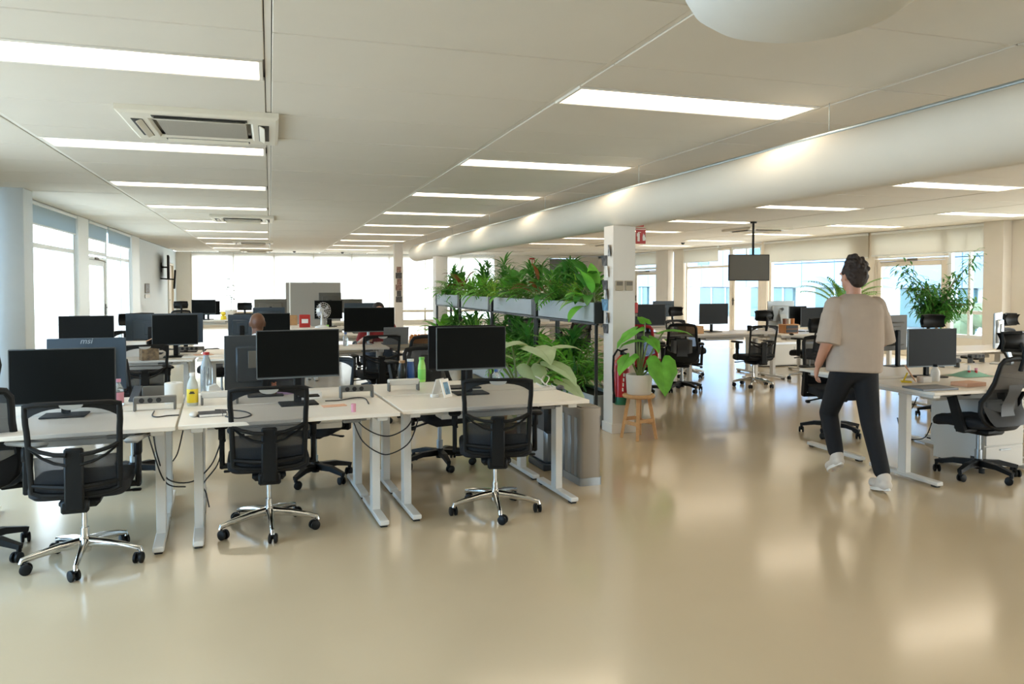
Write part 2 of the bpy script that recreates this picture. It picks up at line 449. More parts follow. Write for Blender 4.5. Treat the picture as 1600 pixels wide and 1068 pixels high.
for nm, x, y in [('large cassette air conditioner in the ceiling nearest the camera, above left', -.455, 6.2),
                 ('second cassette air conditioner in the left ceiling strip', -.455, 14.6),
                 ('third cassette air conditioner from the camera in the left ceiling', -.44, 22.7),
                 ('farthest cassette air conditioner in the left ceiling', -.44, 28.4),
                 ('cassette air conditioner in the right-hand ceiling near the hanging screen', 10.0, 14.2),
                 ('cassette air conditioner far right behind the red fire sign', 9.6, 20.6)]:
    proto('ac', cassette, nm, (x, y, CH))
def smoke_det():
    t = thing('smoke_detector', 'x', 'smoke detector', group='smoke detectors')
    b = MB(); b.lathe([(0, 0), (.055, 0), (.055, -.02), (.045, -.028)], 16); add('base', b, 'unit_slot', t)
    b = MB(); b.lathe([(.04, -.02), (.036, -.05), (0, -.055)], 16); add('sensor_cap', b, 'grey_plastic', t)
    return t
for nm, u, v in [('small dark smoke detector over the grey partition', 460, 393.2), ('small smoke detector on the ceiling over the far window', 535, 394.5), ('smoke detector on the right-hand ceiling above the window frames', 1067, 380)]:
    p = gz(u, v, CH-.02); proto('smoke', smoke_det, nm, (p.x, min(p.y, 29.5), CH-.001))

# round fabric duct with its rail
DX, DZ, DR = 3.61, 2.357, .20
DEND = gx(638, 390, DX-DR).y
t = thing('air_duct', 'long round white fabric air duct under the ceiling, crossing the room', 'air duct', (DX, 0, DZ))
b = MB(); ring = 40
b.tube([(0, YF+.1, 0)] + [(0, y, 0) for y in range(0, int(DEND)-1, 3)] + [(0, DEND-.14, 0), (0, DEND-.05, 0), (0, DEND-.01, 0), (0, DEND, 0)],
       [DR]*(1+len(range(0, int(DEND)-1, 3))) + [DR, DR*.985, DR*.93, DR*.86], ring); add('duct_sleeve', b, 'duct_fabric', t)
b = MB(); b.tube([(-.056, YF+.1, .197), (-.056, DEND-.1, .197)], .014, 10); rl = add('suspension_rail', b, 'rail_metal', t)
for y in [1.5+2.76*k for k in range(7)]:
    if y > DEND: break
    b = MB(); b.cyl((-.056, y, .21), (-.056, y, CH-DZ), .0025, n=6); add('hanger_wire', b, 'rail_metal', rl)
# white domed shade at the top edge of the view
cpt = Vector((.6605*2.75, .840*2.75, 0))
t = thing('dome_shade', 'large white rounded fabric shade hanging below the ceiling at upper right', 'ceiling shade', (cpt.x, cpt.y, CH))
b = MB(); b.lathe([(.0, -.30), (.10, -.298), (.22, -.28), (.32, -.245), (.385, -.20), (.415, -.15), (.42, -.12), (.40, -.115), (.38, -.15), (.0, -.16)], 48); add('shade', b, 'dome_fabric', t)
b = MB(); b.tube([(.42*math.cos(a), .42*math.sin(a), -.125) for a in [2*PI*k/48 for k in range(48)]], .008, 6, closed=True); add('rim_hoop', b, 'dome_fabric', t)
for k in range(3):
    a = 2*PI*k/3+.5; b = MB(); b.cyl((.3*math.cos(a), .3*math.sin(a), -.14), (.3*math.cos(a), .3*math.sin(a), 0), .003, n=6); add('cord', b, 'cable_white', t)

# ---------------------------------------------------------------- windows
def frame_x(mb, x, y0, y1, z0, z1, w=.07, d=.09):
    ym, zm = (y0+y1)/2, (z0+z1)/2
    mb.box((x, y0+w/2, zm), (d, w, z1-z0), .006); mb.box((x, y1-w/2, zm), (d, w, z1-z0), .006)
    mb.box((x, ym, z0+w/2), (d, y1-y0-2*w, w), .006); mb.box((x, ym, z1-w/2), (d, y1-y0-2*w, w), .006)
def pane_x(x, y0, y1, z0, z1, parent, name='pane'):
    p = MB(); p.box((x, (y0+y1)/2, (z0+z1)/2), (.008, y1-y0, z1-z0)); return add(name, p, 'window_glass', parent, smooth=False)
WN = [0]
def window_x(x, y0, y1, z0, z1, mull=(), trans=(), m='frame_white', w=.07):
    WN[0] += 1
    b = MB(); frame_x(b, x, y0, y1, z0, z1, w)
    for y in mull: b.box((x, y, (z0+z1)/2), (.085, .06, z1-z0-2*w), .006)
    for z in trans: b.box((x, (y0+y1)/2, z), (.08, y1-y0-2*w, .07), .006)
    o = struct('window_%d' % WN[0], b, m, True)
    pane_x(x, y0+w*.8, y1-w*.8, z0+w*.8, z1-w*.8, o)
    return o
DN = [0]
def door_x(x, y0, y1, z1, m='frame_cream', hs=1, inside=1):
    DN[0] += 1
    b = MB(); frame_x(b, x, y0, y1, .0, z1, .05, .10); frame_x(b, x, y0+.055, y1-.055, .02, z1-.055, .11, .06)
    o = struct('door_%d' % DN[0], b, m, True)
    pane_x(x, y0+.15, y1-.15, .12, z1-.15, o)
    h = MB(); yy = y1-.11 if hs > 0 else y0+.11
    h.box((x+inside*.05, yy, 1.05), (.02, .03, .22), .004); h.bar((x+inside*.075, yy, 1.09), (x+inside*.075, yy-hs*.12, 1.09), .018, .018); h.cyl((x+inside*.04, yy, 1.09), (x+inside*.08, yy, 1.09), .009); add('door_handle', h, 'unit_slot', o)
    c = MB(); c.box((x+inside*.055, (y0+y1)/2-.1, z1-.03), (.04, .26, .05), .006); c.bar((x+inside*.08, (y0+y1)/2, z1-.05), (x+inside*.08, y1-.2, z1-.08), .015, .012); add('door_closer', c, 'panel_slot', o)
    return o
# left wall: solid bands, glazing up to the far wall piece; its near windows are added
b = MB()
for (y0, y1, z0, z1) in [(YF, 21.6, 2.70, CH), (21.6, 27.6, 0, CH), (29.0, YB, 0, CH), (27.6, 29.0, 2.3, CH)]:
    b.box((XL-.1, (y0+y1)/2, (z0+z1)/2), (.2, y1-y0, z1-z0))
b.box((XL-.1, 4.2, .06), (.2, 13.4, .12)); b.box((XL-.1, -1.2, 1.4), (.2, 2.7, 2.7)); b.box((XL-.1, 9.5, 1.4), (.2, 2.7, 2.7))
struct('wall_left', b, 'wall_daylight_tint')
b = MB(); b.box((XL+.155-.1, 11.15, CH/2), (.51, .40, CH), .004); struct('pillar_left', b, 'wall_daylight_tint')
for k in range(1, 4): window_x(XL-.04, -2.5+2.65*k, -2.5+2.65*(k+1)-.04, .12, 2.70, (), (2.12,))  # unseen near windows, added for the daylight they let in
window_x(XL-.04, 11.36, 14.98, .02, 2.70, (), (2.125,), w=.09)
b = MB()
for y in (15.40, 20.98): b.box((XL-.02, y, CH/2), (.16, .8 if y < 20 else 1.1, CH), .01)
struct('trim_1', b, 'frame_white')
door_x(XL-.03, 15.85, 17.55, 2.09, 'frame_white'); window_x(XL-.04, 15.85, 17.62, 2.13, 2.70)
window_x(XL-.04, 17.66, 20.4, .02, 2.70, (19.3,), (2.125,))
# shallow doorway at the far left
DN[0] += 1
b = MB(); frame_x(b, XL-.02, 27.62, 28.98, 0, 2.28, .07, .12); b.box((XL-.05, 28.3, 1.1), (.05, 1.24, 2.2), .004); o = struct('door_%d' % DN[0], b, 'frame_cream', True)
h = MB(); h.bar((XL+.03, 27.8, 1.05), (XL+.03, 27.95, 1.05), .02, .02); h.cyl((XL-.02, 27.8, 1.05), (XL+.04, 27.8, 1.05), .01); add('door_handle', h, 'unit_slot', o)

for nm, y0, y1 in [('nearest, by the big pillar', 11.45, 14.95), ('over the glass door', 15.9, 17.55), ('farthest, by the wall notice', 17.75, 20.35)]:
    t = thing('roller_blind', 'rolled-up blind with bluish shadow in its colour at the top of the left window, '+nm, 'roller blind')
    p = MB(); p.box((XL+.03, (y0+y1)/2, 2.56), (.005, y1-y0, .27)); add('blind_cloth', p, 'blind_shadow_tint', t)
    p = MB(); p.box((XL+.03, (y0+y1)/2, 2.42), (.018, y1-y0, .025), .004); add('bottom_bar', p, 'frame_white', t)
    p = MB(); p.box((XL+.03, (y0+y1)/2, 2.72), (.055, y1-y0, .055), .01); add('cassette', p, 'frame_white', t)
# back wall
b = MB()
for (x0, x1, z0, z1) in [(XL, -2.75, 0, CH), (-2.75, 8.75, 0, .10), (-2.75, 8.75, 2.66, CH), (8.75, 11.1, 0, CH), (12.4, XR, 0, CH), (11.1, 12.4, 2.66, CH)]:
    b.box(((x0+x1)/2, YB+.1, (z0+z1)/2), (x1-x0, .2, z1-z0))
struct('wall_back', b, 'wall_paint')
WN[0] += 1
b = MB()
b.box((3.0, YB+.06, .14), (11.5, .1, .08)); b.box((3.0, YB+.06, 2.63), (11.5, .1, .07)); b.box((3.0, YB+.04, .52), (11.5, .14, .10), .01)
for k in range(9): b.box((-2.75+.04+11.42*k/8, YB+.06, 1.38), (.08, .1, 2.5), .006)
o = struct('window_%d' % WN[0], b, 'frame_cream', True)
p = MB(); p.box((3.0, YB+.06, 1.38), (11.35, .008, 2.45)); add('pane', p, 'window_glass', o, smooth=False)
for k in range(8):
    x0 = -2.75+.05+11.42*k/8; x1 = x0+11.42/8-.02
    zb = .62 if k != 5 else .62
    bl = MB(); bl.box(((x0+x1)/2, YB-.05, (zb+2.70)/2), (x1-x0, .004, 2.70-zb))
    t = thing('roller_blind', 'white roller blind, number %s from the left, drawn down the far window wall' % ['one', 'two', 'three', 'four', 'five', 'six', 'seven', 'eight'][k], 'roller blind', (0, 0, 0), 0, 'blinds on the far window wall')
    add('blind_cloth', bl, 'blind_sheer', t)
    bl = MB(); bl.box(((x0+x1)/2, YB-.05, 2.72), (x1-x0, .06, .06), .01); add('cassette', bl, 'frame_white', t)
    bl = MB(); bl.box(((x0+x1)/2, YB-.05, zb), (x1-x0, .016, .025), .004); add('bottom_bar', bl, 'frame_white', t)
DN[0] += 1
b = MB(); b.box((11.75, YB+.02, 1.32), (1.28, .06, 2.64), .004); o = struct('door_%d' % DN[0], b, 'door_grey', True)
h = MB(); h.bar((11.25, YB-.05, 1.05), (11.38, YB-.05, 1.05), .02, .02); h.cyl((11.25, YB+.02, 1.05), (11.25, YB-.06, 1.05), .01); add('door_handle', h, 'chrome', o)

# right wall: measured along its length
def ry(u): return gx(u, 420, XR).y
b = MB()
b.box((XR+.1, (YF+10.6)/2, CH-.16), (.2, 10.6-YF, .32)); b.box((XR+.1, (10.6+YB)/2, CH-.035), (.2, YB-10.6, .07))
b.box((XR+.1, (YF+ry(1482))/2, .24), (.2, ry(1482)-YF, .48))
b.box((XR+.1, (ry(1345)+ry(1198))/2, .24), (.2, ry(1198)-ry(1345), .48))
b.box((XR+.1, (ry(990)+YB)/2, CH/2), (.2, YB-ry(990), CH))
struct('wall_right', b, 'wall_paint')
b = MB(); b.box((XR-.12, 11.12, CH/2), (.26, .42, CH), .004); b.box((XR-.02, 10.72, CH/2), (.06, .36, CH), .004); struct('pillar_right', b, 'column_paint')
b = MB(); y0, y1 = ry(1052), ry(1033); b.box((XR-.10, (y0+y1)/2, CH/2), (.22, y1-y0, CH), .004); struct('pillar_far_right', b, 'column_paint')
for k in range(5): window_x(XR+.04, -2.5+2.6*k, -2.5+2.6*(k+1)-.03, .48, 2.44, (), ())
window_x(XR+.04, 11.36, ry(1482), .48, 2.68, ((11.36+ry(1482))/2,), (1.0,), 'frame_white')
door_x(XR+.03, ry(1482)+.02, ry(1368), 2.13, 'frame_cream', 1, -1)
window_x(XR+.04, ry(1482)+.02, ry(1368), 2.15, 2.68, (), (), 'frame_cream')
b = MB(); b.box((XR+.02, (ry(1368)+ry(1340))/2, CH/2), (.16, ry(1340)-ry(1368), CH), .01); b.box((XR+.02, (ry(1200)+ry(1192))/2, CH/2), (.16, ry(1192)-ry(1200), CH), .01)
b.box((XR+.02, (ry(1070)+ry(1055))/2, CH/2), (.16, ry(1055)-ry(1070), CH), .01); struct('trim_3', b, 'frame_cream')
window_x(XR+.04, ry(1338), ry(1202), .48, 2.68, (), (), 'frame_cream', .09)
door_x(XR+.03, ry(1190), ry(1143), 2.12, 'frame_cream', 1, -1); window_x(XR+.04, ry(1190), ry(1143), 2.15, 2.68, (ry(1166),), (), 'frame_white')
window_x(XR+.04, ry(1142), ry(1072), .06, 2.68, (), (2.12,), 'frame_cream')
door_x(XR+.03, ry(1031), ry(992), 2.08, 'frame_cream', 1, -1); window_x(XR+.04, ry(1031), ry(992), 2.12, 2.68, (), (), 'frame_white')
def blind_x(y0, y1, zb, label):
    t = thing('roller_blind', label, 'roller blind', (0, 0, 0), 0, 'roller blinds on the right-hand windows')
    p = MB(); p.box((XR-.09, (y0+y1)/2, (zb+CH-.03)/2), (.005, y1-y0, CH-.03-zb)); add('blind_cloth', p, 'blind_cloth', t)
    p = MB(); p.box((XR-.09, (y0+y1)/2, zb-.008), (.018, y1-y0, .028), .004); add('bottom_bar', p, 'frame_white', t)
    p = MB(); p.box((XR-.09, (y0+y1)/2, CH-.035), (.06, y1-y0, .06), .01); add('cassette', p, 'frame_white', t)
blind_x(11.36, ry(1366), 2.22, 'white roller blind pulled partly down above the tall bushy plant')
blind_x(ry(1361), ry(1198), 2.19, 'wide white roller blind partly down, left of the walking person')
blind_x(ry(1126), ry(1072), 2.30, 'short white roller blind at the top of the narrow far window')
blind_x(ry(1031), ry(993), 2.30, 'white roller blind over the farthest right-hand glass door, by the red sign')
GX0 = 6.8
b = MB(); b.box(((XL+XR)/2, YF-.1, CH-.05), (XR-XL+.4, .2, .1)); b.box(((XL+XR)/2, YF-.1, .2), (XR-XL+.4, .2, .4)); b.box(((XL-.2+GX0)/2, YF-.1, CH/2), (GX0-XL+.2, .2, CH)); b.box((XR+.1, YF-.1, CH/2), (.8, .2, CH)); struct('wall_front', b, 'wall_paint')
WN[0] += 1  # unseen window row behind the camera, added for soft daylight
b = MB()
for k in range(5): b.box((GX0+.05+(XR-.35-GX0)*k/4, YF-.08, 1.53), (.10, .1, 2.25), .006)
b.box(((GX0+XR-.3)/2, YF-.08, .43), (XR-.3-GX0, .1, .07)); b.box(((GX0+XR-.3)/2, YF-.08, 2.63), (XR-.3-GX0, .1, .07))
o = struct('window_%d' % WN[0], b, 'frame_white', True)
p = MB(); p.box(((GX0+XR-.3)/2, YF-.08, 1.53), (XR-.35-GX0, .008, 2.2)); add('pane', p, 'window_glass', o, smooth=False)
for nm, x, y0, y1 in [('left', XL+.008, 21.6, 27.5)]:
    b = MB(); b.box((x, (y0+y1)/2, .05), (.016, y1-y0, .1), .003); struct('baseboard_'+nm, b, 'frame_white')

# columns under the duct
C2Y = gx(681, 450, 3.40).y
COLS = [(3.39, 7.27, 3.645, 7.50, 2.165), (3.40, C2Y, 3.40+.26, C2Y+.3, 2.165)]
for k, (x0, y0, x1, y1, z1) in enumerate(COLS):
    b = MB(); b.box(((x0+x1)/2, (y0+y1)/2, z1/2), (x1-x0, y1-y0, z1), .004)
    if k == 0: b.box(((x0+x1)/2, (y0+y1)/2, .05), (x1-x0+.024, y1-y0+.024, .10), .004)
    struct(['column_near', 'column_middle'][k], b, 'column_paint')
a3, b3 = gy(617, 450, 22.4), gy(630, 450, 22.4)
b = MB(); b.box(((a3.x+b3.x)/2, 22.4+.14, CH/2), (b3.x-a3.x, .28, CH), .004); struct('column_far', b, 'column_paint')
# ---------------------------------------------------------------- outside
b = MB(); b.box((5, 12, -.35), (160, 160, .1)); g = struct('ground_outside', b, 'pavement')
t = thing('office_building', 'pale blue panelled office building with a glass band across the street', 'building', (24, 48, -.3))
b = MB()
for i in range(30):
    for j in range(4): b.box((0, -33+2.2*i+1.1, 1.72+1.15*j+.575), (.2, 2.17, 1.12), .008)
add('facade_panels', b, 'facade_panel', t)
b = MB(); b.box((.25, 0, 3.0), (.1, 66, 7)); b.box((3, 0, 3.1), (5, 66, 6.8)); b.box((-.1, 0, .06), (.5, 66, .12)); add('wall', b, 'facade_white', t)
for i in range(13):
    f = MB(); f.box((.12, -32+5*i+1.9, .95), (.16, 3.4, 1.5), .01); gl = add('window', f, 'facade_glass', t)
    f = MB()
    for q in (-1.0, .4): f.box((.02, -32+5*i+1.9+q, .95), (.06, .07, 1.5))
    add('mullion', f, 'facade_white', gl)
for i in range(13):
    f = MB(); f.box((-.1, -32+5*i+3.0, 3.6), (.06, 1.2, 1.2), .01); add('window', f, 'facade_glass', t)
for k, (x, y, s_) in enumerate([(20.5, 17.0, .7)]):
    b = MB(); r2 = random.Random(k)
    for q in range(26):
        b.ball((r2.gauss(0, .55*s_), r2.gauss(0, .9*s_), .5*s_+r2.random()*.9*s_), .22+.2*r2.random(), 7, 5)
    solo('shrub', b, 'facade_green', 'green shrub outside the right-hand window nearest the pillar', 'shrub', (x, y, -.3))
# ================================================================== BUILDERS: chairs, desks, screens
def star_base(t, m_arm, chrome, spin=0.0):
    b = MB(); b.lathe([(0, .065), (.030, .065), (.036, .09), (.034, .135), (.026, .15), (0, .15)], 20); hub = add('base_hub', b, m_arm, t)
    for k in range(5):
        a = spin+2*PI*k/5; c, s_ = math.cos(a), math.sin(a)
        b = MB()
        if chrome: b.tube([(c*.02, s_*.02, .118), (c*.12, s_*.12, .112), (c*.24, s_*.24, .092), (c*.30, s_*.30, .078), (c*.305, s_*.305, .060)], [.026, .021, .016, .0135, .012], 10, flat=1.15)
        else: b.bar((c*.015, s_*.015, .112), (c*.18, s_*.18, .112), .050, .05, .044, .04).bar((c*.175, s_*.175, .112), (c*.31, s_*.31, .084), .044, .04, .032, .028).cyl((c*.298, s_*.298, .09), (c*.298, s_*.298, .055), .014)
        add('base_arm', b, m_arm, t)
        b = MB(); fa = a+1.1+k*.9; d = Vector((math.cos(fa), math.sin(fa), 0)); q = Vector((c*.300, s_*.300, .030)); q2 = q+d*.018
        n = Vector((-d.y, d.x, 0))
        for sg in (-1, 1):
            b.tube([q2+n*(sg*.007), q2+n*(sg*.010), q2+n*(sg*.022), q2+n*(sg*.026)], [.024, .030, .030, .022], 16)
        b.box(q2+Vector((0, 0, .012)), (.018, .018, .034), .003); b.cyl(q+Vector((0, 0, .02)), q+Vector((0, 0, .040)), .008)
        add('caster', b, 'black_plastic', t)
def armrests(t, style, z=.68, xo=.275, m_pad='black_plastic', pad_rot=(0, 0)):
    for i, sg in enumerate((-1, 1)):
        b = MB()
        if style == 'straight':
            b.box((sg*xo, .00, .52), (.030, .062, .22), .008); b.box((sg*(xo-.004), .0, .585), (.038, .05, .012), .003)
            b.box((sg*xo, .00, z-.045), (.040, .07, .09), .012); b.box((sg*(xo-.07), .0, .425), (.17, .06, .025), .006)
        else:
            b.bar((sg*xo, -.06, .40), (sg*(xo+.015), .02, z-.02), .035, .075, .035, .065, up=(0, 1, 0)); b.box((sg*(xo-.06), -.06, .405), (.16, .07, .035), .01)
        arm = add('armrest', b, 'black_plastic', t)
        p = MB(); p.box((sg*xo, .01, z+.012), (.085, .25, .028), .013, Matrix.Rotation(pad_rot[i], 3, 'Z')); add('arm_pad', p, m_pad, arm)
def task_chair(base='chrome', head=False, seat_m='black_fabric', arm_m='black_plastic', pad_rot=(0, 0), spin=.35, tagm='tag_grey'):
    """mesh backed swivel chair looking along +Y"""
    t = thing('task_chair', 'x', 'chair')
    star_base(t, 'chrome' if base == 'chrome' else 'black_plastic', base == 'chrome', spin)
    b = MB(); b.cyl((0, 0, .14), (0, 0, .36), .014, n=14).cyl((0, 0, .14), (0, 0, .20), .022, n=14); add('gas_lift', b, 'chrome' if base == 'chrome' else 'rail_metal', t)
    b = MB(); b.box((0, -.02, .375), (.20, .28, .055), .02); b.bar((0, -.14, .375), (0, -.25, .41), .085, .04); b.bar((.1, .02, .385), (.25, .05, .375), .012, .012); b.box((.26, .05, .375), (.05, .03, .014), .005)
    b.bar((-.1, .06, .385), (-.24, .08, .372), .012, .012); b.box((-.25, .08, .372), (.04, .03, .014), .005); add('tilt_mechanism', b, 'black_plastic', t)
    b = MB()
    def seat(u, v):
        a = 2*PI*u; pr = math.sin(PI*min(v, 1)*.5)
        ca, sa = math.cos(a), math.sin(a); e = .32
        x = .245*math.copysign(abs(ca)**e, ca); y = .235*math.copysign(abs(sa)**e, sa)
        zz = [.405, .41, .43, .46, .485, .497, .5, .497, .494][int(round(v*8))]; f = [0, .9, .985, 1, .985, .93, .8, .45, 0][int(round(v*8))]
        dip = -.035*max(0, (y*f-.12)/.115)**2 if y*f > .12 else 0
        return (x*f, y*f+.015, zz+dip)
    b.grid(seat, 40, 8); bmesh.ops.remove_doubles(b.bm, verts=b.bm.verts, dist=.0006); add('seat', b, seat_m, t)
    # back frame, slightly curved towards the sitter at the sides
    def by(x, z): return -.245-.13*(z-.46)-.10*max(0, z-.72)**1.0*.6+.55*x*x
    W0, W1, Z0, Z1 = .205, .218, .455, .935
    def fx(z): return W0+(W1-W0)*(z-Z0)/(Z1-Z0) if z < .8 else W1
    out = []
    for k in range(11): z = Z0+.012+(Z1-Z0-.020)*k/10; out.append((fx(z), z))
    for k in range(1, 10): x = W1*(1-2*k/10)*1.06*min(1, .94); out.append((x, Z1+.003*(1-(x/W1)**2)))
    for k in range(11): z = Z1-.008-(Z1-Z0-.020)*k/10; out.append((-fx(z), z))
    for k in range(1, 10): x = -W0*(1-2*k/10)*.97; out.append((x, Z0-.012*(1-(x/W0)**2)))
    b = MB(); b.tube([(x, by(x, z), z) for x, z in out], .0125, 8, closed=True, flat=1.25)
    b.grid(lambda u, v: (W1*(2*u-1)*.94, by(W1*(2*u-1), .9)-.006, .932-v*(.016+.05*(abs(2*u-1)**3))), 12, 2)
    bk = add('back_frame', b, 'black_plastic', t)
    b = MB(); b.grid(lambda u, v: ((2*u-1)*fx(Z0+(Z1-Z0)*v)*.99, by((2*u-1)*fx(Z0+(Z1-Z0)*v), Z0+(Z1-Z0)*v)+.004, Z0+(Z1-Z0)*v), 12, 12); add('back_mesh', b, 'chair_mesh', t)
    b = MB(); b.grid(lambda u, v: ((2*u-1)*.195, by((2*u-1)*.195, .47+.17*v)+.022+.01*math.sin(PI*v), .475+.175*v), 10, 6); add('lumbar_pad', b, 'chair_mesh_dense', bk)
    b = MB(); b.box((0, by(0, .53)-.032, .535), (.092, .030, .33), .009); b.box((0, by(0, .4)-.03, .39), (.13, .05, .07), .01)
    for sg in (-1, 1):
        b.tube([(sg*.03, by(0, .66)-.036, .668), (sg*.09, by(.09, .68)-.026, .672), (sg*.16, by(.16, .7)-.016, .690), (sg*.207, by(.207, .71)-.004, .712)], [.018, .017, .016, .015], 8, flat=.7)
        b.tube([(sg*.03, by(0, .60)-.032, .612), (sg*.09, by(.09, .63)-.022, .625), (sg*.15, by(.15, .66)-.012, .655), (sg*.20, by(.2, .70)-.002, .695)], [.013, .012, .011, .009], 8, flat=.7)
        b.tube([(sg*.04, by(0, .48)-.026, .492), (sg*.11, by(.11, .49)-.012, .496), (sg*.20, by(.2, .5)-.002, .505)], [.018, .018, .014], 8, flat=.8)
    add('back_support', b, 'black_plastic', bk)
    b = MB(); b.prism([(.055*math.cos(PI+PI*k/10), .026*math.sin(PI+PI*k/10)) for k in range(11)], .012, 'y', (0, by(0, .925)-.014, .933)); add('grip_tag', b, tagm, bk)
    armrests(t, 'straight', .675, .275, arm_m, pad_rot)
    if head: headrest(t, by(0, .93), .93)
    return t
def headrest(t, y, z0, m='black_plastic'):
    b = MB(); b.tube([(0, y-.02, z0-.06), (0, y-.045, z0+.03), (0, y-.05, z0+.10), (0, y-.015, z0+.155)], .016, 8, flat=1.3); h = add('headrest_post', b, m, t)
    b = MB(); b.grid(lambda u, v: ((2*u-1)*.135, y+.005+.05*(2*u-1)**2+.03*math.cos(PI*(v-.5))*-1+.03, z0+.10+.13*v), 12, 6)
    b.grid(lambda u, v: ((2*u-1)*.135*(1-.1*abs(2*v-1)), y-.028+.05*(2*u-1)**2+.03*math.cos(PI*(v-.5))*-1+.03, z0+.10+.13*v), 12, 6)
    b.tube([(.135, y+.035, z0+.10), (0, y-.015, z0+.095), (-.135, y+.035, z0+.10), (-.14, y+.02, z0+.165), (-.135, y+.035, z0+.23), (0, y-.015, z0+.235), (.135, y+.035, z0+.23), (.14, y+.02, z0+.165)], .014, 8, closed=True)
    add('headrest_pad', b, m, h)
def shell_chair(base='black', head=True, cloth='black_fabric', spin=.2, shell='black_plastic', pole=True):
    """swivel chair with a waisted shell back, lumbar bow and slanting arms"""
    t = thing('task_chair', 'x', 'chair')
    star_base(t, 'chrome' if base == 'chrome' else 'black_plastic', base == 'chrome', spin)
    b = MB(); b.cyl((0, 0, .14), (0, 0, .37), .018, n=14).cyl((0, 0, .14), (0, 0, .22), .028, n=14); add('gas_lift', b, 'bin_steel', t)
    b = MB(); b.box((0, 0, .385), (.22, .30, .06), .02); b.bar((.1, .04, .39), (.27, .06, .36), .014, .014); b.box((.28, .06, .352), (.04, .05, .03), .008); add('tilt_mechanism', b, 'black_plastic', t)
    b = MB()
    def seat(u, v):
        a = 2*PI*u; ca, sa = math.cos(a), math.sin(a); e = .4
        x = .25*math.copysign(abs(ca)**e, ca); y = .25*math.copysign(abs(sa)**e, sa)
        i = int(round(v*8)); zz = [.415, .42, .44, .465, .485, .5, .505, .5, .497][i]; f = [0, .88, .98, 1, .985, .93, .8, .45, 0][i]
        dip = -.05*max(0, (y*f-.1)/.15)**2 if y*f > .1 else 0
        return (x*f, y*f+.03, zz+dip)
    b.grid(seat, 40, 8); bmesh.ops.remove_doubles(b.bm, verts=b.bm.verts, dist=.0006); add('seat', b, cloth, t)
    def by(x, z): return -.235-.16*(z-.45)-.10*max(0, z-.78)+.06*math.exp(-((z-.62)/.10)**2)+.6*x*x
    prof = [(.46, .17), (.50, .215), (.56, .228), (.64, .222), (.72, .205), (.80, .195), (.88, .192), (.94, .188), (.975, .165)]
    def hw(z):
        for (a, wa), (c, wc) in zip(prof, prof[1:]):
            if z <= c: return wa+(wc-wa)*(z-a)/(c-a)
        return prof[-1][1]
    Z0, Z1 = .46, .975
    out = [(hw(z), z) for z, _ in prof]+[(x*.165, Z1+.012) for x in (.5, 0, -.5)]+[(-hw(z), z) for z, _ in prof[::-1]]+[(x*.17, Z0-.014) for x in (-.5, 0, .5)]
    b = MB(); b.tube([(x, by(x, z), z) for x, z in out], [.017]*len(prof)+[.018]*3+[.017]*len(prof)+[.03]*3, 8, closed=True, flat=1.2)
    b.grid(lambda u, v: ((2*u-1)*hw(.46+.12*v)*.98, by((2*u-1)*hw(.46+.12*v), .46+.12*v)-.018-.03*(1-v), .455+.10*v+.06*abs(2*u-1)**2*v), 14, 4)
    bk = add('back_shell', b, shell, t)
    b = MB(); b.grid(lambda u, v: ((2*u-1)*hw(Z0+(Z1-Z0)*v)*.98, by((2*u-1)*hw(Z0+(Z1-Z0)*v), Z0+(Z1-Z0)*v)+.006, Z0+(Z1-Z0)*v), 14, 14); add('back_mesh', b, 'chair_mesh_dense', t)
    b = MB(); b.grid(lambda u, v: ((2*u-1)*(.085-.02*math.sin(PI*v)), by(0, .52+.26*v)-.022-.012*math.sin(PI*v), .50+.28*v), 8, 10); add('lumbar_bow', b, 'grey_plastic', bk)
    b = MB(); b.bar((0, -.10, .40), (0, by(0, .46)-.03, .47), .09, .05, .08, .04); add('back_bracket', b, 'black_plastic', bk)
    armrests(t, 'slant', .685, .275)
    if head: headrest(t, by(0, .95)+.02, .95)
    return t

def desk(wd=1.3, h=.74, dp=.68, leg_in=.10, back=False):
    """sit-stand desk; user side is -Y"""
    t = thing('desk', 'x', 'desk')
    b = MB(); b.box((0, 0, h-.0125), (wd, dp, .025), .003); add('tabletop', b, 'desk_top', t)
    b = MB()
    for sy in (-1, 1): b.box((0, sy*.10, h-.05), (wd-2*leg_in-.1, .04, .05), .004)
    add('crossbeam', b, 'desk_metal', t)
    for sx in (-1, 1):
        x = sx*(wd/2-leg_in)
        b = MB(); b.box((x, .0, .36), (.055, .085, .66), .004); b.box((x, .0, .12), (.043, .07, .20), .003); b.box((x, 0, h-.043), (.07, dp*.8, .035), .004); lg = add('leg', b, 'desk_metal', t)
        b = MB(); b.box((x, -.0, .030), (.062, dp*.92, .032), .006); ft = add('foot', b, 'desk_metal', lg)
        b = MB()
        for sy in (-1, 1): b.box((x, sy*dp*.40, .007), (.045, .05, .014), .003)
        add('glide', b, 'rubber', lg)
    b = MB(); b.box((wd/2-.30, -dp/2+.06, h-.043), (.11, .05, .022), .004); b.box((wd/2-.23, -dp/2+.05, h-.035), (.04, .05, .016), .003); add('height_control', b, 'power_grey', t)
    b = MB(); b.box((0, .02, h-.105), (wd*.5, .16, .04), .006); add('control_box', b, 'power_white', t)
    return t

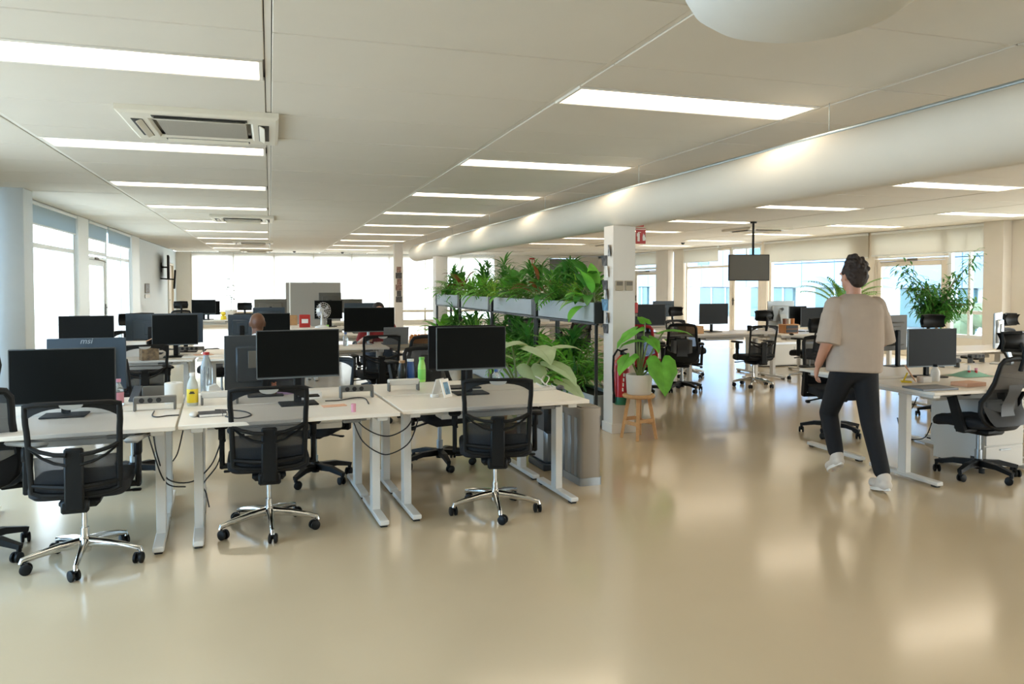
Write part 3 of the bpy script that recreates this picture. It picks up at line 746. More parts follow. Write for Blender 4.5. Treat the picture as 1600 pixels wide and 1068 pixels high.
def monitor(wd=.60, hh=.345, zc=.30, style='plate', face='screen_off', rear='monitor_rear', tilt=0, dep=.028):
    """screen looks along -Y; origin at the foot on the desk"""
    t = thing('monitor', 'x', 'monitor')
    R3 = Matrix.Rotation(tilt, 3, 'X')
    b = MB(); b.X = Matrix.Translation((0, 0, zc)) @ R3.to_4x4()
    b.box((0, 0, 0), (wd, dep*.6, hh), .004); b.box((0, dep*.6, -.01), (wd*.72, dep*1.1, hh*.66), .012); b.box((0, dep*1.25, -.0), (.13, .02, .13), .006)
    sh = add('housing', b, rear, t)
    b = MB(); b.X = Matrix.Translation((0, 0, zc)) @ R3.to_4x4(); b.box((0, -dep*.3-.0008, .004), (wd-.012, .003, hh-.022), .001); add('screen', b, face, sh)
    b = MB(); b.X = Matrix.Translation((0, 0, zc)) @ R3.to_4x4(); b.box((0, -dep*.3-.0008, -hh/2+.005), (wd-.01, .003, .008), .001); b.box((-wd/2+.003, -dep*.3, 0), (.004, .004, hh-.01)); add('bezel_edge', b, 'bezel_line', sh)
    y = dep*1.4
    if style == 'plate':
        b = MB(); b.box((0, y+.02, zc*.5+.02), (.05, .032, zc+.02), .008); add('stand_neck', b, 'monitor_shell', t)
        b = MB(); b.box((0, y-.01, .006), (.25, .19, .012), .005); add('stand_base', b, 'monitor_shell', t)
    elif style == 'vee':
        b = MB(); b.cyl((0, y+.02, .02), (0, y+.02, zc+.02), .019, n=12); add('stand_neck', b, 'monitor_shell', t)
        b = MB()
        for sg in (-1, 1): b.bar((0, y+.03, .012), (sg*.20, y-.13, .008), .035, .022, .02, .012)
        b.lathe([(0, .0), (.035, 0), (.035, .03), (0, .03)], 14, (0, y+.02, 0)); add('stand_base', b, 'monitor_shell', t)
    elif style == 'round':
        b = MB(); b.bar((0, y+.05, .01), (0, y+.01, zc+.02), .05, .018, .06, .018, up=(0, 1, 0)); add('stand_neck', b, 'monitor_shell', t)
        b = MB(); b.lathe([(0, 0), (.115, 0), (.11, .01), (0, .016)], 24, (0, y, 0)); add('stand_base', b, 'monitor_shell', t)
    elif style == 'silver':
        b = MB(); b.bar((0, y+.09, .01), (0, y+.01, zc-.02), .16, .012, .13, .012, up=(0, 1, 0)); add('stand_neck', b, 'silver', t)
        b = MB(); b.box((0, y, .005), (.19, .19, .010), .004); add('stand_base', b, 'silver', t)
    elif style == 'arm':
        b = MB(); b.cyl((0, y+.08, 0), (0, y+.08, zc+.05), .017, n=12); b.bar((0, y+.08, zc), (0, y, zc), .04, .03); add('stand_neck', b, 'silver', t)
        b = MB(); b.box((0, y+.08, .008), (.10, .10, .016), .004); add('stand_base', b, 'silver', t)
    return t
def power_module(m='power_grey', wd=.24, sockets=3):
    t = thing('power_socket_rail', 'x', 'power sockets')
    b = MB(); b.box((0, 0, .068), (wd, .062, .042), .006); add('housing', b, m, t)
    for sx in (-1, 1):
        f = MB(); f.box((sx*(wd/2-.008), 0, .036), (.016, .062, .072), .004); add('bracket', f, 'power_grey', t)
    for k in range(sockets):
        f = MB(); f.cyl((-wd/2+.05+k*.05, -.0305, .068), (-wd/2+.05+k*.05, -.033, .068), .016, n=14); add('socket', f, 'socket_black', t)
    return t
def cable(label, pts, r=.0045, m='cable_black', group=None, name='cable'):
    # smooth through the points
    P = [Vector(p) for p in pts]; out = []
    for i in range(len(P)-1):
        p0 = P[max(i-1, 0)]; p1, p2 = P[i], P[i+1]; p3 = P[min(i+2, len(P)-1)]
        for k in range(6):
            t_ = k/6
            out.append(.5*((2*p1)+(p2-p0)*t_+(2*p0-5*p1+4*p2-p3)*t_*t_+(3*p1-p0-3*p2+p3)*t_**3))
    out.append(P[-1]); b = MB(); b.tube(out, r, 6)
    return solo(name, b, m, label, 'cable', group=group)
# ================================================================== LAYOUT: desks
def D(label, cx, cy, rz=0, wd=1.3, h=.74, dp=.68, group=None): 
    return proto(('desk', wd, h, dp), lambda: desk(wd, h, dp), label, (cx, cy, 0), rz, group)
RA = .061
D('white sit-stand desk at far left with the widest black monitor and cable rail', -1.195, 5.04, RA)
D('white desk in front centre with the notebook and two monitor necks', .114, 5.145, RA)
D('white desk nearest the grey waste bins, with the white photo stand', 1.454, 5.275, RA, 1.34)
def back_of(cx, cy, off=.70): return cx-math.sin(RA)*off, cy+math.cos(RA)*off
D('white desk facing away behind the far-left front desk, under the badged monitor', *back_of(-1.195, 5.04), RA+PI)
D('white desk facing away behind the centre front desk, with the red pen', *back_of(.114, 5.145), RA+PI)
D('white desk facing away behind the photo-stand desk, carrying the blue bottle', *back_of(1.454, 5.275, .705), RA+PI, 1.34)
D('white desk in the second row carrying the patterned box', -1.46, 9.33, 0)
D('white desk in the second row right of the patterned box desk', -.27, 9.30, 0, 1.0)
D('white desk of the second row facing away behind the patterned box desk', -1.46, 10.02, PI)
D('white desk of the second row facing away, behind the bald man', -.27, 10.0, PI, 1.0)
D('white desk where the person in red sits, with a white monitor arm', .87, 10.28, 0, 1.2)
D('far desk under the small dark monitor pair by the white plant pot', -1.30, 19.2, 0)
D('far desk under the taupe monitor left of the grey partition', .12, 16.0, 0)
D('mid-room desk under the low blue-backed monitor', .05, 13.2, 0)
D('mid-room desk under the dark monitor beside the fan', 1.25, 13.0, 0)
D('mid-room desk carrying the white fan', 1.0, 15.1, 0)
D('far desk in front of the grey partition, right-hand end', 1.85, 17.3, 0)
# right-hand side
D('white desk beside the walking person, with the closed grey laptop', 5.45, 4.90, -.02, 1.36, .74, .78)
D('white desk at the right edge of the view behind the headrest chair', 6.84, 4.87, -.02, 1.36, .74, .78)
D('white desk facing away, its bare corner left of the walking person', 5.52, 5.78, PI-.02, 1.36, .75, .78)
D('white desk facing away at the right, under the silver computer', 6.92, 5.75, PI-.02, 1.36, .74, .78)
D('raised desk behind the big-leaved plant, carrying the wooden box', 5.42, 10.58, 0, 1.3, .80)
D('raised desk in front of which the mesh headrest chair stands', 6.86, 10.60, 0, 1.4, .80)
D('desk with the dark organiser box, by the right-hand windows', 8.60, 10.95, 0)
D('desk under the pair of grey monitors by the right-hand windows', 9.93, 10.95, 0)
D('desk facing the windows behind the dark organiser box, under the silver computer', 8.60, 11.65, PI)
D('desk nearest the tall bushy plant', 8.5, 7.6, 0)
D('empty desk near the right-hand windows behind the silver computer', 9.85, 7.6, 0)
D('far desk seen under the planter shelf, left one', 5.9, 15.6, 0)
D('far desk by the windows under the dark blue monitor back', 7.7, 14.55, PI)
D('far desk seen under the planter shelf, right one', 7.3, 15.6, 0)

# ================================================================== chairs
C = lambda **k: task_chair(**k)
def place(o, label, x, y, rz, group=None): o.location = (x, y, 0); o.rotation_euler = (0, 0, rz); o['label'] = label; return o
c1 = place(task_chair(arm_m='tag_grey', pad_rot=(.9, -.2), spin=.95), 'black mesh chair with chrome base at the far-left desk, pale arm pads', -1.00, 4.76, .05)
c2 = place(task_chair(spin=-.9+PI), 'black mesh chair with chrome base at the centre front desk', -.02, 5.06, .02)
place(task_chair(spin=PI*1.5+.05), 'black mesh chair with chrome base at the desk by the waste bins', 1.46, 5.02, -.22)
place(shell_chair('black', True, 'navy_fabric', .5), 'dark chair with black base cut off by the left edge of the view', -1.625, 5.02, .30)
b2 = place(task_chair('black', spin=.2), 'black-based chair on the far side of the centre front desk, seat under the desk', .33, 6.25, PI-.45)
place(shell_chair('black', False, 'black_fabric', .1), 'round-backed black chair behind the blue bottle, black base under the bin desk', 1.38, 6.45, PI+.25)
place(task_chair('black', spin=.6), 'dark chair seen edge-on behind the badged monitor', -1.05, 6.65, PI+.9)
def far_chair(label, u, v, rz, kind='mesh', z=None):
    p = gz(u, v, 0)
    if kind == 'mesh': return dup(c2, label, (p.x, p.y, 0), rz)
    if kind == 'meshblack': return dup(b2, label, (p.x, p.y, 0), rz)
HB = place(task_chair('chrome', True, spin=.3), 'mesh chair with headrest and chrome base standing clear in front of the raised desk', 7.02, 10.02, -.06)
dup(HB, 'mesh chair with headrest facing the camera behind the raised desk', (6.72, 11.45, 0), PI+.25)
SH = place(shell_chair('black', True, spin=.85), 'large black headrest chair in right foreground, turned towards the desk', 5.46, 4.75, .08)
dup(SH, 'black chair half hidden behind the walking person', (5.55, 6.55, 0), PI-.3)
dup(SH, 'black headrest chair behind the screen with the closed laptop in front', (7.55, 7.0, 0), PI-.2)
dup(SH, 'black headrest chair at the right edge behind the silver computer', (8.95, 7.05, 0), PI+.2)
PC = place(shell_chair('black', False, spin=.4), 'black plastic-backed chair behind the big-leaved plant', 5.72, 9.9, -.5)
place(shell_chair('black', False, 'red_fabric', .4, 'red_fabric'), 'red chair showing behind the fire extinguisher', 5.02, 9.75, -.7)
dup(c2, 'mesh chair with chrome base at the desk with the dark organiser box', (8.35, 10.40, 0), .25)
dup(c2, 'mesh chair left of the cork-stoppered bottle, pulled up to the desk behind', (1.24, 9.52, 0), .12)
dup(PC, 'round black chair back right of the green bottle', (1.55, 8.6, 0), .3)
dup(b2, 'mesh chair with black base in front of the patterned box desk', (-1.30, 8.72, 0), .3)
dup(b2, 'mesh chair turned sideways right of the patterned box desk', (-.62, 10.75, 0), PI-1.0)
dup(HB, 'headrest chair behind the tall left rear monitor, backed by the window', (-1.75, 10.8, 0), PI)
dup(HB, 'chair with its top showing over the second-row monitor backs', (-1.55, 11.0, 0), PI+.3)
_used['hb'] = HB
dup(PC, 'dark chair beside the fan desk', (1.75, 14.4, 0), .4)
dup(HB, 'far headrest chair left of the taupe monitor', (-.52, 16.9, 0), PI)
dup(SH, 'far dark chair at left by the small dark monitor pair', (-1.95, 18.4, 0), .3)
dup(PC, 'dark chair under the nearest planter box, seen through the shelf', (5.55, 13.6, 0), .1)
dup(PC, 'chair between the planter posts, second dark back', (4.05, 12.4, 0), .3)
dup(c2, 'mesh chair far back under the planter shelf', (7.3, 14.9, 0), .2)

# ================================================================== monitors
_mon = {}
def MON(label, u0, v0, u1, v1, y, rz=0, desk_z=.74, **k):
    """screen spanning these photograph pixels on the plane at depth y"""
    a = gy(u0, v0, y); b_ = gy(u1, v0, y); ztop = gy((u0+u1)/2, v0, y).z; zbot = gy((u0+u1)/2, v1, y).z
    wd, hh = (b_.x-a.x)/max(.5, math.cos(rz)), ztop-zbot
    hh = k.pop('hh', hh); wd = k.pop('wd', wd)
    left = k.pop('left', False)
    flip = k.pop('flip', False)
    o = monitor(wd, hh, (ztop-hh/2)-desk_z, **k)
    xc = a.x+wd/2 if left else (a.x+b_.x)/2
    o.location = (xc, y, desk_z); o.rotation_euler = (0, 0, rz+(PI if flip else 0)); o['label'] = label
    return o
mA1 = MON('wide black monitor on the far-left front desk', 13, 544, 180, 626, 5.30, .03, hh=.345)
mA2 = MON('black monitor on the centre front desk, on a slim neck', 400, 515, 530, 585, 5.36, .10, hh=.325)
mA3 = MON('black monitor with the pale left edge on the desk by the bins', 681, 510, 790, 576, 5.50, .02, hh=.32)
m = MON('monitor rear showing behind the pale-edged monitor', 669, 508, 770, 585, 5.90, 0, flip=True, rear='monitor_shell', style='plate', wd=.55, hh=.34, left=True)
m = MON('monitor seen from behind with its square mounting plate, centre desks', 350, 523, 460, 610, 5.92, .05, flip=True, wd=.56, hh=.40, left=True, style='plate')
q = MB(); q.box((.055, .058, .27), (.125, .006, .125), .004); add('mount_cover', q, 'monitor_rear_taupe', m)
m = MON('badged monitor seen from behind at far left, light letters on its top', 73, 528, 184, 610, 5.90, .04, flip=True, wd=.485, hh=.36, left=True, rear='monitor_rear_blue', style='vee')
text_mesh('msi', .055, 'logo_grey', m, (-.0, .030, .425), (PI/2, 0, PI), .001, .25)
MON('dark monitor behind the badged one, backed by the left window', 91, 493, 178, 540, 9.35, 0, hh=.36)
mB1 = MON('dark blue-lit monitor above the patterned box', 237, 491, 309, 536, 9.32, .03, hh=.345, style='plate')
MON('tall blue-backed monitor left of the one above the patterned box', 196, 490, 250, 545, 9.85, 0, flip=True, rear='monitor_rear_blue', wd=.54, hh=.36, left=True)
MON('blue-backed monitor showing right of the one above the patterned box', 264, 489, 317, 545, 10.05, 0, flip=True, rear='monitor_rear_blue', hh=.36)
MON('dark monitor right of the bald man', 393, 489, 453, 530, 9.55, 0, hh=.30)
MON('blue-grey monitor back left of the bald man', 356, 491, 400, 535, 9.9, 0, flip=True, rear='monitor_rear_blue', hh=.32)
MON('dark monitor on a white arm hiding the person in red', 537, 480, 616, 517, 10.35, 0, style='arm', hh=.33)
MON('front one of the small far monitor pair near the white pot', 299, 468, 337, 487, 19.0, 0, hh=.33)
MON('rear one of the small far monitor pair near the white pot', 306, 470, 343.5, 489, 19.35, 0, hh=.33)
MON('taupe monitor back left of the grey partition', 397, 467, 448, 488, 16.1, 0, flip=True, rear='monitor_rear_taupe', hh=.36)
MON('low blue-backed monitor in front of the taupe one', 395, 480, 445, 497, 13.3, 0, flip=True, rear='monitor_rear_blue', hh=.32)
MON('monitor back standing high against the grey partition', 498, 457, 533, 478, 15.3, 0, flip=True, rear='monitor_rear_taupe', hh=.34)
MON('dark monitor behind the white fan', 491, 469, 535, 497, 15.12, 0, hh=.36)
MON('small taupe monitor back at right of the grey partition', 533, 467, 560, 482, 17.4, 0, flip=True, rear='monitor_rear_taupe', hh=.30, wd=.55)
MON('blue-backed monitor over the arm-mounted monitor', 538, 473, 586, 490, 13.1, 0, flip=True, rear='monitor_rear_blue', hh=.33)
MON('grey monitor on the raised desk left of the black plastic chair', 990, 475, 1040, 512, 10.75, .05, .80, face='screen_soft', rear='monitor_rear_taupe', hh=.34)
MON('dark blue monitor back between two chairs, by the far windows', 1020, 470, 1053, 488, 14.5, 0, flip=True, rear='monitor_rear_blue', hh=.33)
MON('dark grey monitor on the raised desk between the two headrest chairs', 1092, 474, 1138, 505, 10.66, .03, .80, face='screen_soft', hh=.33)
o = MON('pale silver all-in-one computer with a dark fruit badge, by the windows', 1198, 470, 1242, 508, 11.6, .08, flip=True, rear='silver', style='silver', hh=.43)
q = MB(); q.lathe([(0, 0), (.026, 0), (.026, .003), (0, .003)], 20); q.box((.012, .035, .001), (.012, .02, .003), .001)
lg = add('rear_badge', q, 'logo_dark', o); lg.location = (0, .046, .38); lg.rotation_euler = (-PI/2, 0, 0)
MON('darker monitor of the pair right of the organiser box', 1231, 478, 1262, 508, 11.15, .15, face='screen_off', hh=.33)
MON('grey monitor of the pair right of the organiser box', 1250, 480, 1296, 509, 11.05, .05, face='screen_soft', style='round', hh=.34)
MON('dark grey monitor facing the camera right of the walking person', 1419, 513, 1493, 571, 5.28, -.03, face='screen_soft', hh=.335)
MON('monitor half hidden behind the walking person, right side', 1372, 492, 1419, 545, 6.1, .1, flip=True, rear='monitor_rear_taupe', hh=.35)
o = MON('silver all-in-one computer seen obliquely from behind at the right', 1539, 488, 1580, 540, 6.0, .55, flip=True, rear='silver', style='silver', hh=.36)
# ================================================================== PLANTS
def leaf(mb, base, yaw, el, L, W, droop=1.0, kind='lance', fold=.25, n=7, roll=0):
    """one leaf blade starting at base, heading yaw/elevation, curving down by droop radians"""
    base = Vector(base); p = base.copy(); pts = []
    for i in range(n+1):
        t = i/n; e = el-droop*t*t if kind == 'strap' else el-droop*t
        d = Vector((math.cos(e)*math.cos(yaw), math.cos(e)*math.sin(yaw), math.sin(e)))
        if kind == 'strap': w_ = min(1, .35+t*3)*(1-t**2.2)
        elif kind == 'ovate': w_ = math.sin(PI*min(1, t*.98+.02)**.85)**.8
        elif kind == 'lance': w_ = math.sin(PI*t)**.9
        else: w_ = 1-t
        side = d.cross(Vector((0, 0, 1)))
        side = side.normalized() if side.length > 1e-4 else Vector((math.sin(yaw), -math.cos(yaw), 0))
        nrm = side.cross(d)
        if roll: side = side*math.cos(roll)+nrm*math.sin(roll); nrm = side.cross(d)
        hw = W/2*max(.02, w_)
        pts.append((p-side*hw+nrm*(hw*fold), p.copy(), p+side*hw+nrm*(hw*fold)))
        p = p+d*(L/n)
    P = [q for tr in pts for q in tr]
    F = []
    for i in range(n):
        a = 3*i; F += [(a, a+1, a+4, a+3), (a+1, a+2, a+5, a+4)]
    mb.poly(P, F); return pts[-1][1]
HEART = [(-.20, -.20, 0), (-.36, -.24, 0), (-.50, -.10, .02), (-.56, .10, .12), (-.50, .32, .3), (-.38, .55, .52), (-.2, .80, .78), (0, 1.04, 1)]
def heart(mb, base, yaw, el, L, W, droop=.8, lobes=0, rng=random):
    base = Vector(base)
    def frame(t):
        # curve along the rib
        p = Vector((0, 0, 0)); m = 8; k = max(t, 0)
        for i in range(m):
            e = el-droop*(k*(i+.5)/m); p += Vector((math.cos(e)*math.cos(yaw), math.cos(e)*math.sin(yaw), math.sin(e)))*(L*k/m)
        e = el-droop*k; d = Vector((math.cos(e)*math.cos(yaw), math.cos(e)*math.sin(yaw), math.sin(e)))
        side = Vector((math.sin(yaw), -math.cos(yaw), 0)); nrm = side.cross(d)
        if t < 0: p = d*(L*t)
        return base+p, side, nrm
    for sg in (-1, 1):
        P = []; F = []
        for i, (x, y, tm) in enumerate(HEART):
            wv = (1-.13*(i % 2)*lobes)
            c0, s0, n0 = frame(tm); c1, s1, n1 = frame(y)
            half = c1+s1*(sg*abs(x)*.55*W*wv)+n1*(abs(x)*W*.14)
            o_ = c1+s1*(sg*abs(x)*W*wv)+n1*(W*(.10*abs(x)+.03*math.sin(i*2.3)*lobes)-.22*W*x*x)
            P += [c0, half, o_]
        for i in range(len(HEART)-1):
            a = 3*i; F += [(a, a+1, a+4, a+3), (a+1, a+2, a+5, a+4)]
        mb.poly(P, F)
def stem(mb, p0, p1, r, sag=.1):
    p0, p1 = Vector(p0), Vector(p1); m_ = (p0+p1)/2+Vector((0, 0, sag*(p1-p0).length)); mb.tube([p0, p0.lerp(m_, .6), m_.lerp(p1, .4), p1], [r, r*.9, r*.8, r*.6], 6)
def foliage_strap(rng, n=34, L=.4, W=.022, el=(.3, 1.5), droop=(1.2, 2.2), z0=0, h=0):
    b = MB()
    for i in range(n):
        a = rng.uniform(0, 2*PI); z = z0+h*i/n
        leaf(b, (.02*math.cos(a), .02*math.sin(a), z), a, rng.uniform(*el), L*rng.uniform(.65, 1.1), W*rng.uniform(.8, 1.2), rng.uniform(*droop), 'strap', .3, 7)
    return b
def foliage_broad(rng, n=12, L=.24, W=.12, hgt=.22, upright=.5):
    b = MB()
    for i in range(n):
        a = i*2.4+rng.uniform(-.3, .3); el = rng.uniform(upright, 1.4); sl = hgt*rng.uniform(.5, 1.1)
        tip = Vector((math.cos(el)*math.cos(a), math.cos(el)*math.sin(a), math.sin(el)))*sl
        b.mi = 1; stem(b, (0, 0, 0), tip, .005, .05); b.mi = 0
        leaf(b, tip, a, el-.2, L*rng.uniform(.7, 1.15), W*rng.uniform(.8, 1.15), rng.uniform(.6, 1.5), 'ovate', .22, 7)
    return b
def foliage_fern(rng, n=16, L=.42):
    b = MB()
    for i in range(n):
        a = i*2.4+rng.uniform(-.3, .3); el = rng.uniform(.5, 1.35); dr = rng.uniform(1.0, 1.9); p = Vector((0, 0, 0)); K = 11; LL = L*rng.uniform(.7, 1.1)
        pts = [p.copy()]
        for k in range(K):
            e = el-dr*(k/K); d = Vector((math.cos(e)*math.cos(a), math.cos(e)*math.sin(a), math.sin(e))); p = p+d*(LL/K); pts.append(p.copy())
            if k > 0:
                s_ = .12*math.sin(PI*(k+1)/(K+1.6))*LL/.42
                for sg in (-1, 1): leaf(b, p, a+sg*1.15, e*.6, s_, s_*.24, .5, 'lance', .1, 3)
        b.mi = 1; b.tube(pts, .0028, 4); b.mi = 0
    return b
def foliage_palm(rng, n=9, L=.8, lw=.03):
    b = MB()
    for i in range(n):
        a = i*2.4+rng.uniform(-.3, .3); el = rng.uniform(.85, 1.45); dr = rng.uniform(.6, 1.2); p = Vector((0, 0, 0)); K = 16; LL = L*rng.uniform(.75, 1.1)
        pts = [p.copy()]
        for k in range(K):
            e = el-dr*(k/K)**1.5; d = Vector((math.cos(e)*math.cos(a), math.cos(e)*math.sin(a), math.sin(e))); p = p+d*(LL/K); pts.append(p.copy())
            if k > 5:
                for sg in (-1, 1): leaf(b, p, a+sg*.75, e*.7+.1, .30*L*(1-.5*abs(k/K-.7)), lw, .8, 'lance', .15, 4)
        b.mi = 1; b.tube(pts, .006, 5); b.mi = 0
    return b
def foliage_whorl(rng, n=60, h=.5, L=.2, W=.03):
    """tufts of narrow leaves on several canes"""
    b = MB()
    for c_ in range(3):
        a0 = rng.uniform(0, 2*PI); top = Vector((.10*math.cos(a0), .10*math.sin(a0), h*rng.uniform(.6, 1.0)))
        b.mi = 1; stem(b, (0, 0, 0), top, .008, .02); b.mi = 0
        for i in range(n//3):
            a = i*2.4; t = rng.uniform(.45, 1); q = top*t
            leaf(b, q, a, rng.uniform(.1, 1.2), L*rng.uniform(.7, 1.1), W, rng.uniform(.6, 1.6), 'lance', .25, 5)
    return b
def plant(label, b, leaf_m, loc, rz=0, name='plant', group=None, cat='plant', extra=None):
    t = thing(name, label, cat, loc, rz, group)
    # split leaves from stems so each is a part of its own
    st = MB(); n_st = 0
    fs = [f for f in b.bm.faces if f.material_index == 1]
    if fs:
        mp = {}
        for f in fs:
            vs = []
            for v in f.verts:
                if v not in mp: mp[v] = st.bm.verts.new(v.co)
                vs.append(mp[v])
            try: st.bm.faces.new(vs)
            except ValueError: pass
        bmesh.ops.delete(b.bm, geom=list(mp), context='VERTS')
        add('stems', st, 'stem_green', t)
    add('foliage', b, leaf_m, t, fix=False)
    return t
# planter shelf: black frame with grey boxes along the duct
PX, PW, PZ0, PZ1 = 3.47, .34, 1.14, 1.36
BOX = [(7.56, 9.34), (9.62, 11.42), (11.74, 13.54), (13.86, 15.66)]
NTH = ['nearest', 'second', 'third', 'farthest']
t = thing('planter_shelf', 'black steel frame holding up the row of grey planter boxes', 'plant shelf', (PX, 0, 0))
for k, y in enumerate([7.535, 9.48, 11.58, 13.70, 15.74]):
    for sx in (-1, 1):
        for dy in ((-.035, .035) if k else (.0,)):
            b = MB(); b.box((sx*(PW/2-.02), y+dy, PZ1/2), (.03, .025, PZ1)); add('post', b, 'planter_post', t)
    b = MB(); b.box((0, y, PZ1-.11), (PW+.01, (.11 if k else .03), .225), .002); add('bracket', b, 'planter_post', t)
for sx in (-1, 1):
    b = MB(); b.box((sx*(PW/2-.02), 11.6, PZ0-.012), (.03, 8.2, .02)); add('rail', b, 'planter_post', t)
for lo in (0, 1):
    for k, (y0, y1) in enumerate(BOX):
        lab = ('%s grey planter box on the raised shelf' if not lo else '%s grey planter box standing on the floor under the shelf') % NTH[k]
        z0, z1 = (PZ0, PZ1) if not lo else (.03, .36)
        t = thing('planter_box', lab, 'planter', (PX, (y0+y1)/2, z0), 0, 'grey planter boxes')
        L_ = y1-y0; H_ = z1-z0
        b = MB(); b.box((0, 0, .006), (PW, L_, .012))
        for sx in (-1, 1): b.box((sx*(PW/2-.006), 0, H_/2), (.012, L_, H_), .002)
        for sy in (-1, 1): b.box((0, sy*(L_/2-.006), H_/2), (PW-.024, .012, H_), .002)
        add('box', b, 'planter_grey', t)
        b = MB(); b.grid(lambda u, v: ((2*u-1)*(PW/2-.012), (2*v-1)*(L_/2-.012), H_-.035+.01*noise.noise(Vector((u*4, v*20, k)))), 4, 24)
        o = add('soil', b, 'soil', t, fix=False); o['kind'] = 'stuff'
rp = random.Random(11)
KINDS = [
 ('arching strap-leaved', lambda r: foliage_strap(r, 64, .52, .024, (.5, 1.5)), 'leaf_mid'),
 ('broad-leaved dark', lambda r: foliage_broad(r, 24, .27, .12, .26, .3), 'leaf_dark'),
 ('feathery fern', lambda r: foliage_fern(r, 26, .50), 'leaf_fresh'),
 ('cane dracaena', lambda r: foliage_whorl(r, 130, .46, .26, .034), 'leaf_dark'),
 ('yellow-striped', lambda r: foliage_strap(r, 56, .38, .03, (.3, 1.4)), 'leaf_lime'),
 ('reddish long-leaved', lambda r: foliage_broad(r, 14, .32, .08, .28, .6), 'leaf_red'),
 ('bluish trailing', lambda r: foliage_strap(r, 46, .44, .032, (.1, 1.3), (1.6, 2.6)), 'leaf_blue'),
 ('fresh green leafy', lambda r: foliage_broad(r, 36, .19, .085, .24, .1), 'leaf_fresh')]
SEQ = [[1, 7, 4, 3, 2, 0, 1], [5, 3, 2, 1, 0, 7, 3], [4, 2, 0, 7, 3, 2, 0], [5, 7, 1, 3, 2, 0, 6]]
PLACES = ['at its near end', 'second along from its near end', 'third along', 'in its middle', 'fifth along', 'next to last', 'at its far end']
for k, (y0, y1) in enumerate(BOX):
    for j, kd in enumerate(SEQ[k]):
        nm, fn, lm = KINDS[kd]; ya = y0+(.48 if k == 0 else .2); y = ya+(y1-.2-ya)*j/6
        tp = plant('%s plant in the %s raised planter box, %s' % (nm, NTH[k], PLACES[j]), fn(random.Random(k*10+j)), lm, (PX+rp.uniform(-.07, .07), y, PZ1-.04), rp.uniform(0, 6), 'leafy_plant', 'plants in the raised planter boxes'); tp.scale = (1.0, 1.0, 1.22)
b = MB()   # upright paddle leaves at the near end
for a, el, L_ in ((2.6, 1.3, .36), (1.4, 1.4, .38), (3.5, 1.25, .30), (2.9, .2, .30), (3.4, -.1, .30), (2.2, .5, .28), (3.1, .6, .26)):
    tip = Vector((math.cos(el)*math.cos(a), math.cos(el)*math.sin(a), math.sin(el)))*.14; b.mi = 1; stem(b, (0, 0, 0), tip, .008); b.mi = 0; leaf(b, tip, a, el, L_, .15, .7 if el > 1 else 1.3, 'ovate', .2, 8)
plant('bright paddle-leaved plant at the near end of the raised planter, next to the column', b, 'leaf_fresh', (PX-.05, 7.80, PZ1-.03), 0, 'leafy_plant')
SEQ2 = [[2, 6, 0, 3, 2, 7], [3, 0, 2, 3, 7], [3, 7, 0, 3], [3, 0, 7]]
for k, (y0, y1) in enumerate(BOX):
    n_ = len(SEQ2[k])
    for j, kd in enumerate(SEQ2[k]):
        nm, fn, lm = KINDS[kd]; y = y0+(.72 if k == 0 else .2)+(y1-y0-(.92 if k == 0 else .4))*j/max(1, n_-1)
        t = plant('large %s plant in the %s floor planter, %s' % (nm, NTH[k], PLACES[j]), fn(random.Random(100+k*10+j)), lm, (PX+rp.uniform(-.06, .06), y, .32), rp.uniform(0, 6), 'leafy_plant', 'plants in the floor planters')
        s_ = rp.uniform(1.3, 1.7); t.scale = (s_, s_, s_*1.15)

# big leaved plants on stools
def stool(): 
    t = thing('wooden_stool', 'x', 'stool')
    b = MB(); b.lathe([(0, .415), (.155, .415), (.165, .425), (.165, .44), (.155, .45), (0, .45)], 28); add('seat', b, 'wood_light', t)
    for k in range(4):
        a = PI/4+k*PI/2; b = MB(); b.bar((.10*math.cos(a), .10*math.sin(a), .42), (.175*math.cos(a), .175*math.sin(a), .0), .036, .036, .030, .030); add('leg', b, 'wood_light', t)
    for k in range(4):
        a = PI/4+k*PI/2; a2 = a+PI/2; r_ = .147; z = .16 if k % 2 else .19
        b = MB(); b.bar((r_*math.cos(a), r_*math.sin(a), z), (r_*math.cos(a2), r_*math.sin(a2), z), .022, .035); add('stretcher', b, 'wood_light', t)
    return t
s1 = stool(); P1 = gz(998, 684, 0); s1.location = (P1.x, P1.y, 0); s1.rotation_euler.z = .25; s1['label'] = 'small wooden stool standing by the column, under a white pot'
s2 = dup(s1, 'small wooden stool behind the waste bins, partly hidden by the desk', (2.14, 6.62, 0), .5)
def pot(r=.135, h=.20): 
    b = MB(); b.lathe([(0, 0), (r*.86, 0), (r*.9, .01), (r, h-.005), (r, h), (r*.93, h), (r*.9, h-.03), (0, h-.035)], 32); return b
def pot_plant(label, loc, leaves, leaf_m, r=.135, h=.20, lobes=1, seed=1):
    t = thing('potted_plant', label, 'potted plant', loc)
    add('pot', pot(r, h), 'pot_white', t)
    b = MB(); b.lathe([(0, h-.03), (r*.9, h-.03)], 24); add('soil', b, 'soil', t, fix=False)
    s_ = MB(); l_ = MB()
    for (dx, dy, dz, yaw, el, L, W, dr) in leaves:
        p = Vector((dx, dy, h+dz)); stem(s_, (dx*.06, dy*.06, h-.03), p, .011, .08); heart(l_, p, yaw, el, L, W, dr, lobes)
    add('stems', s_, 'stem_green', t); add('foliage', l_, leaf_m, t, fix=False)
    return t
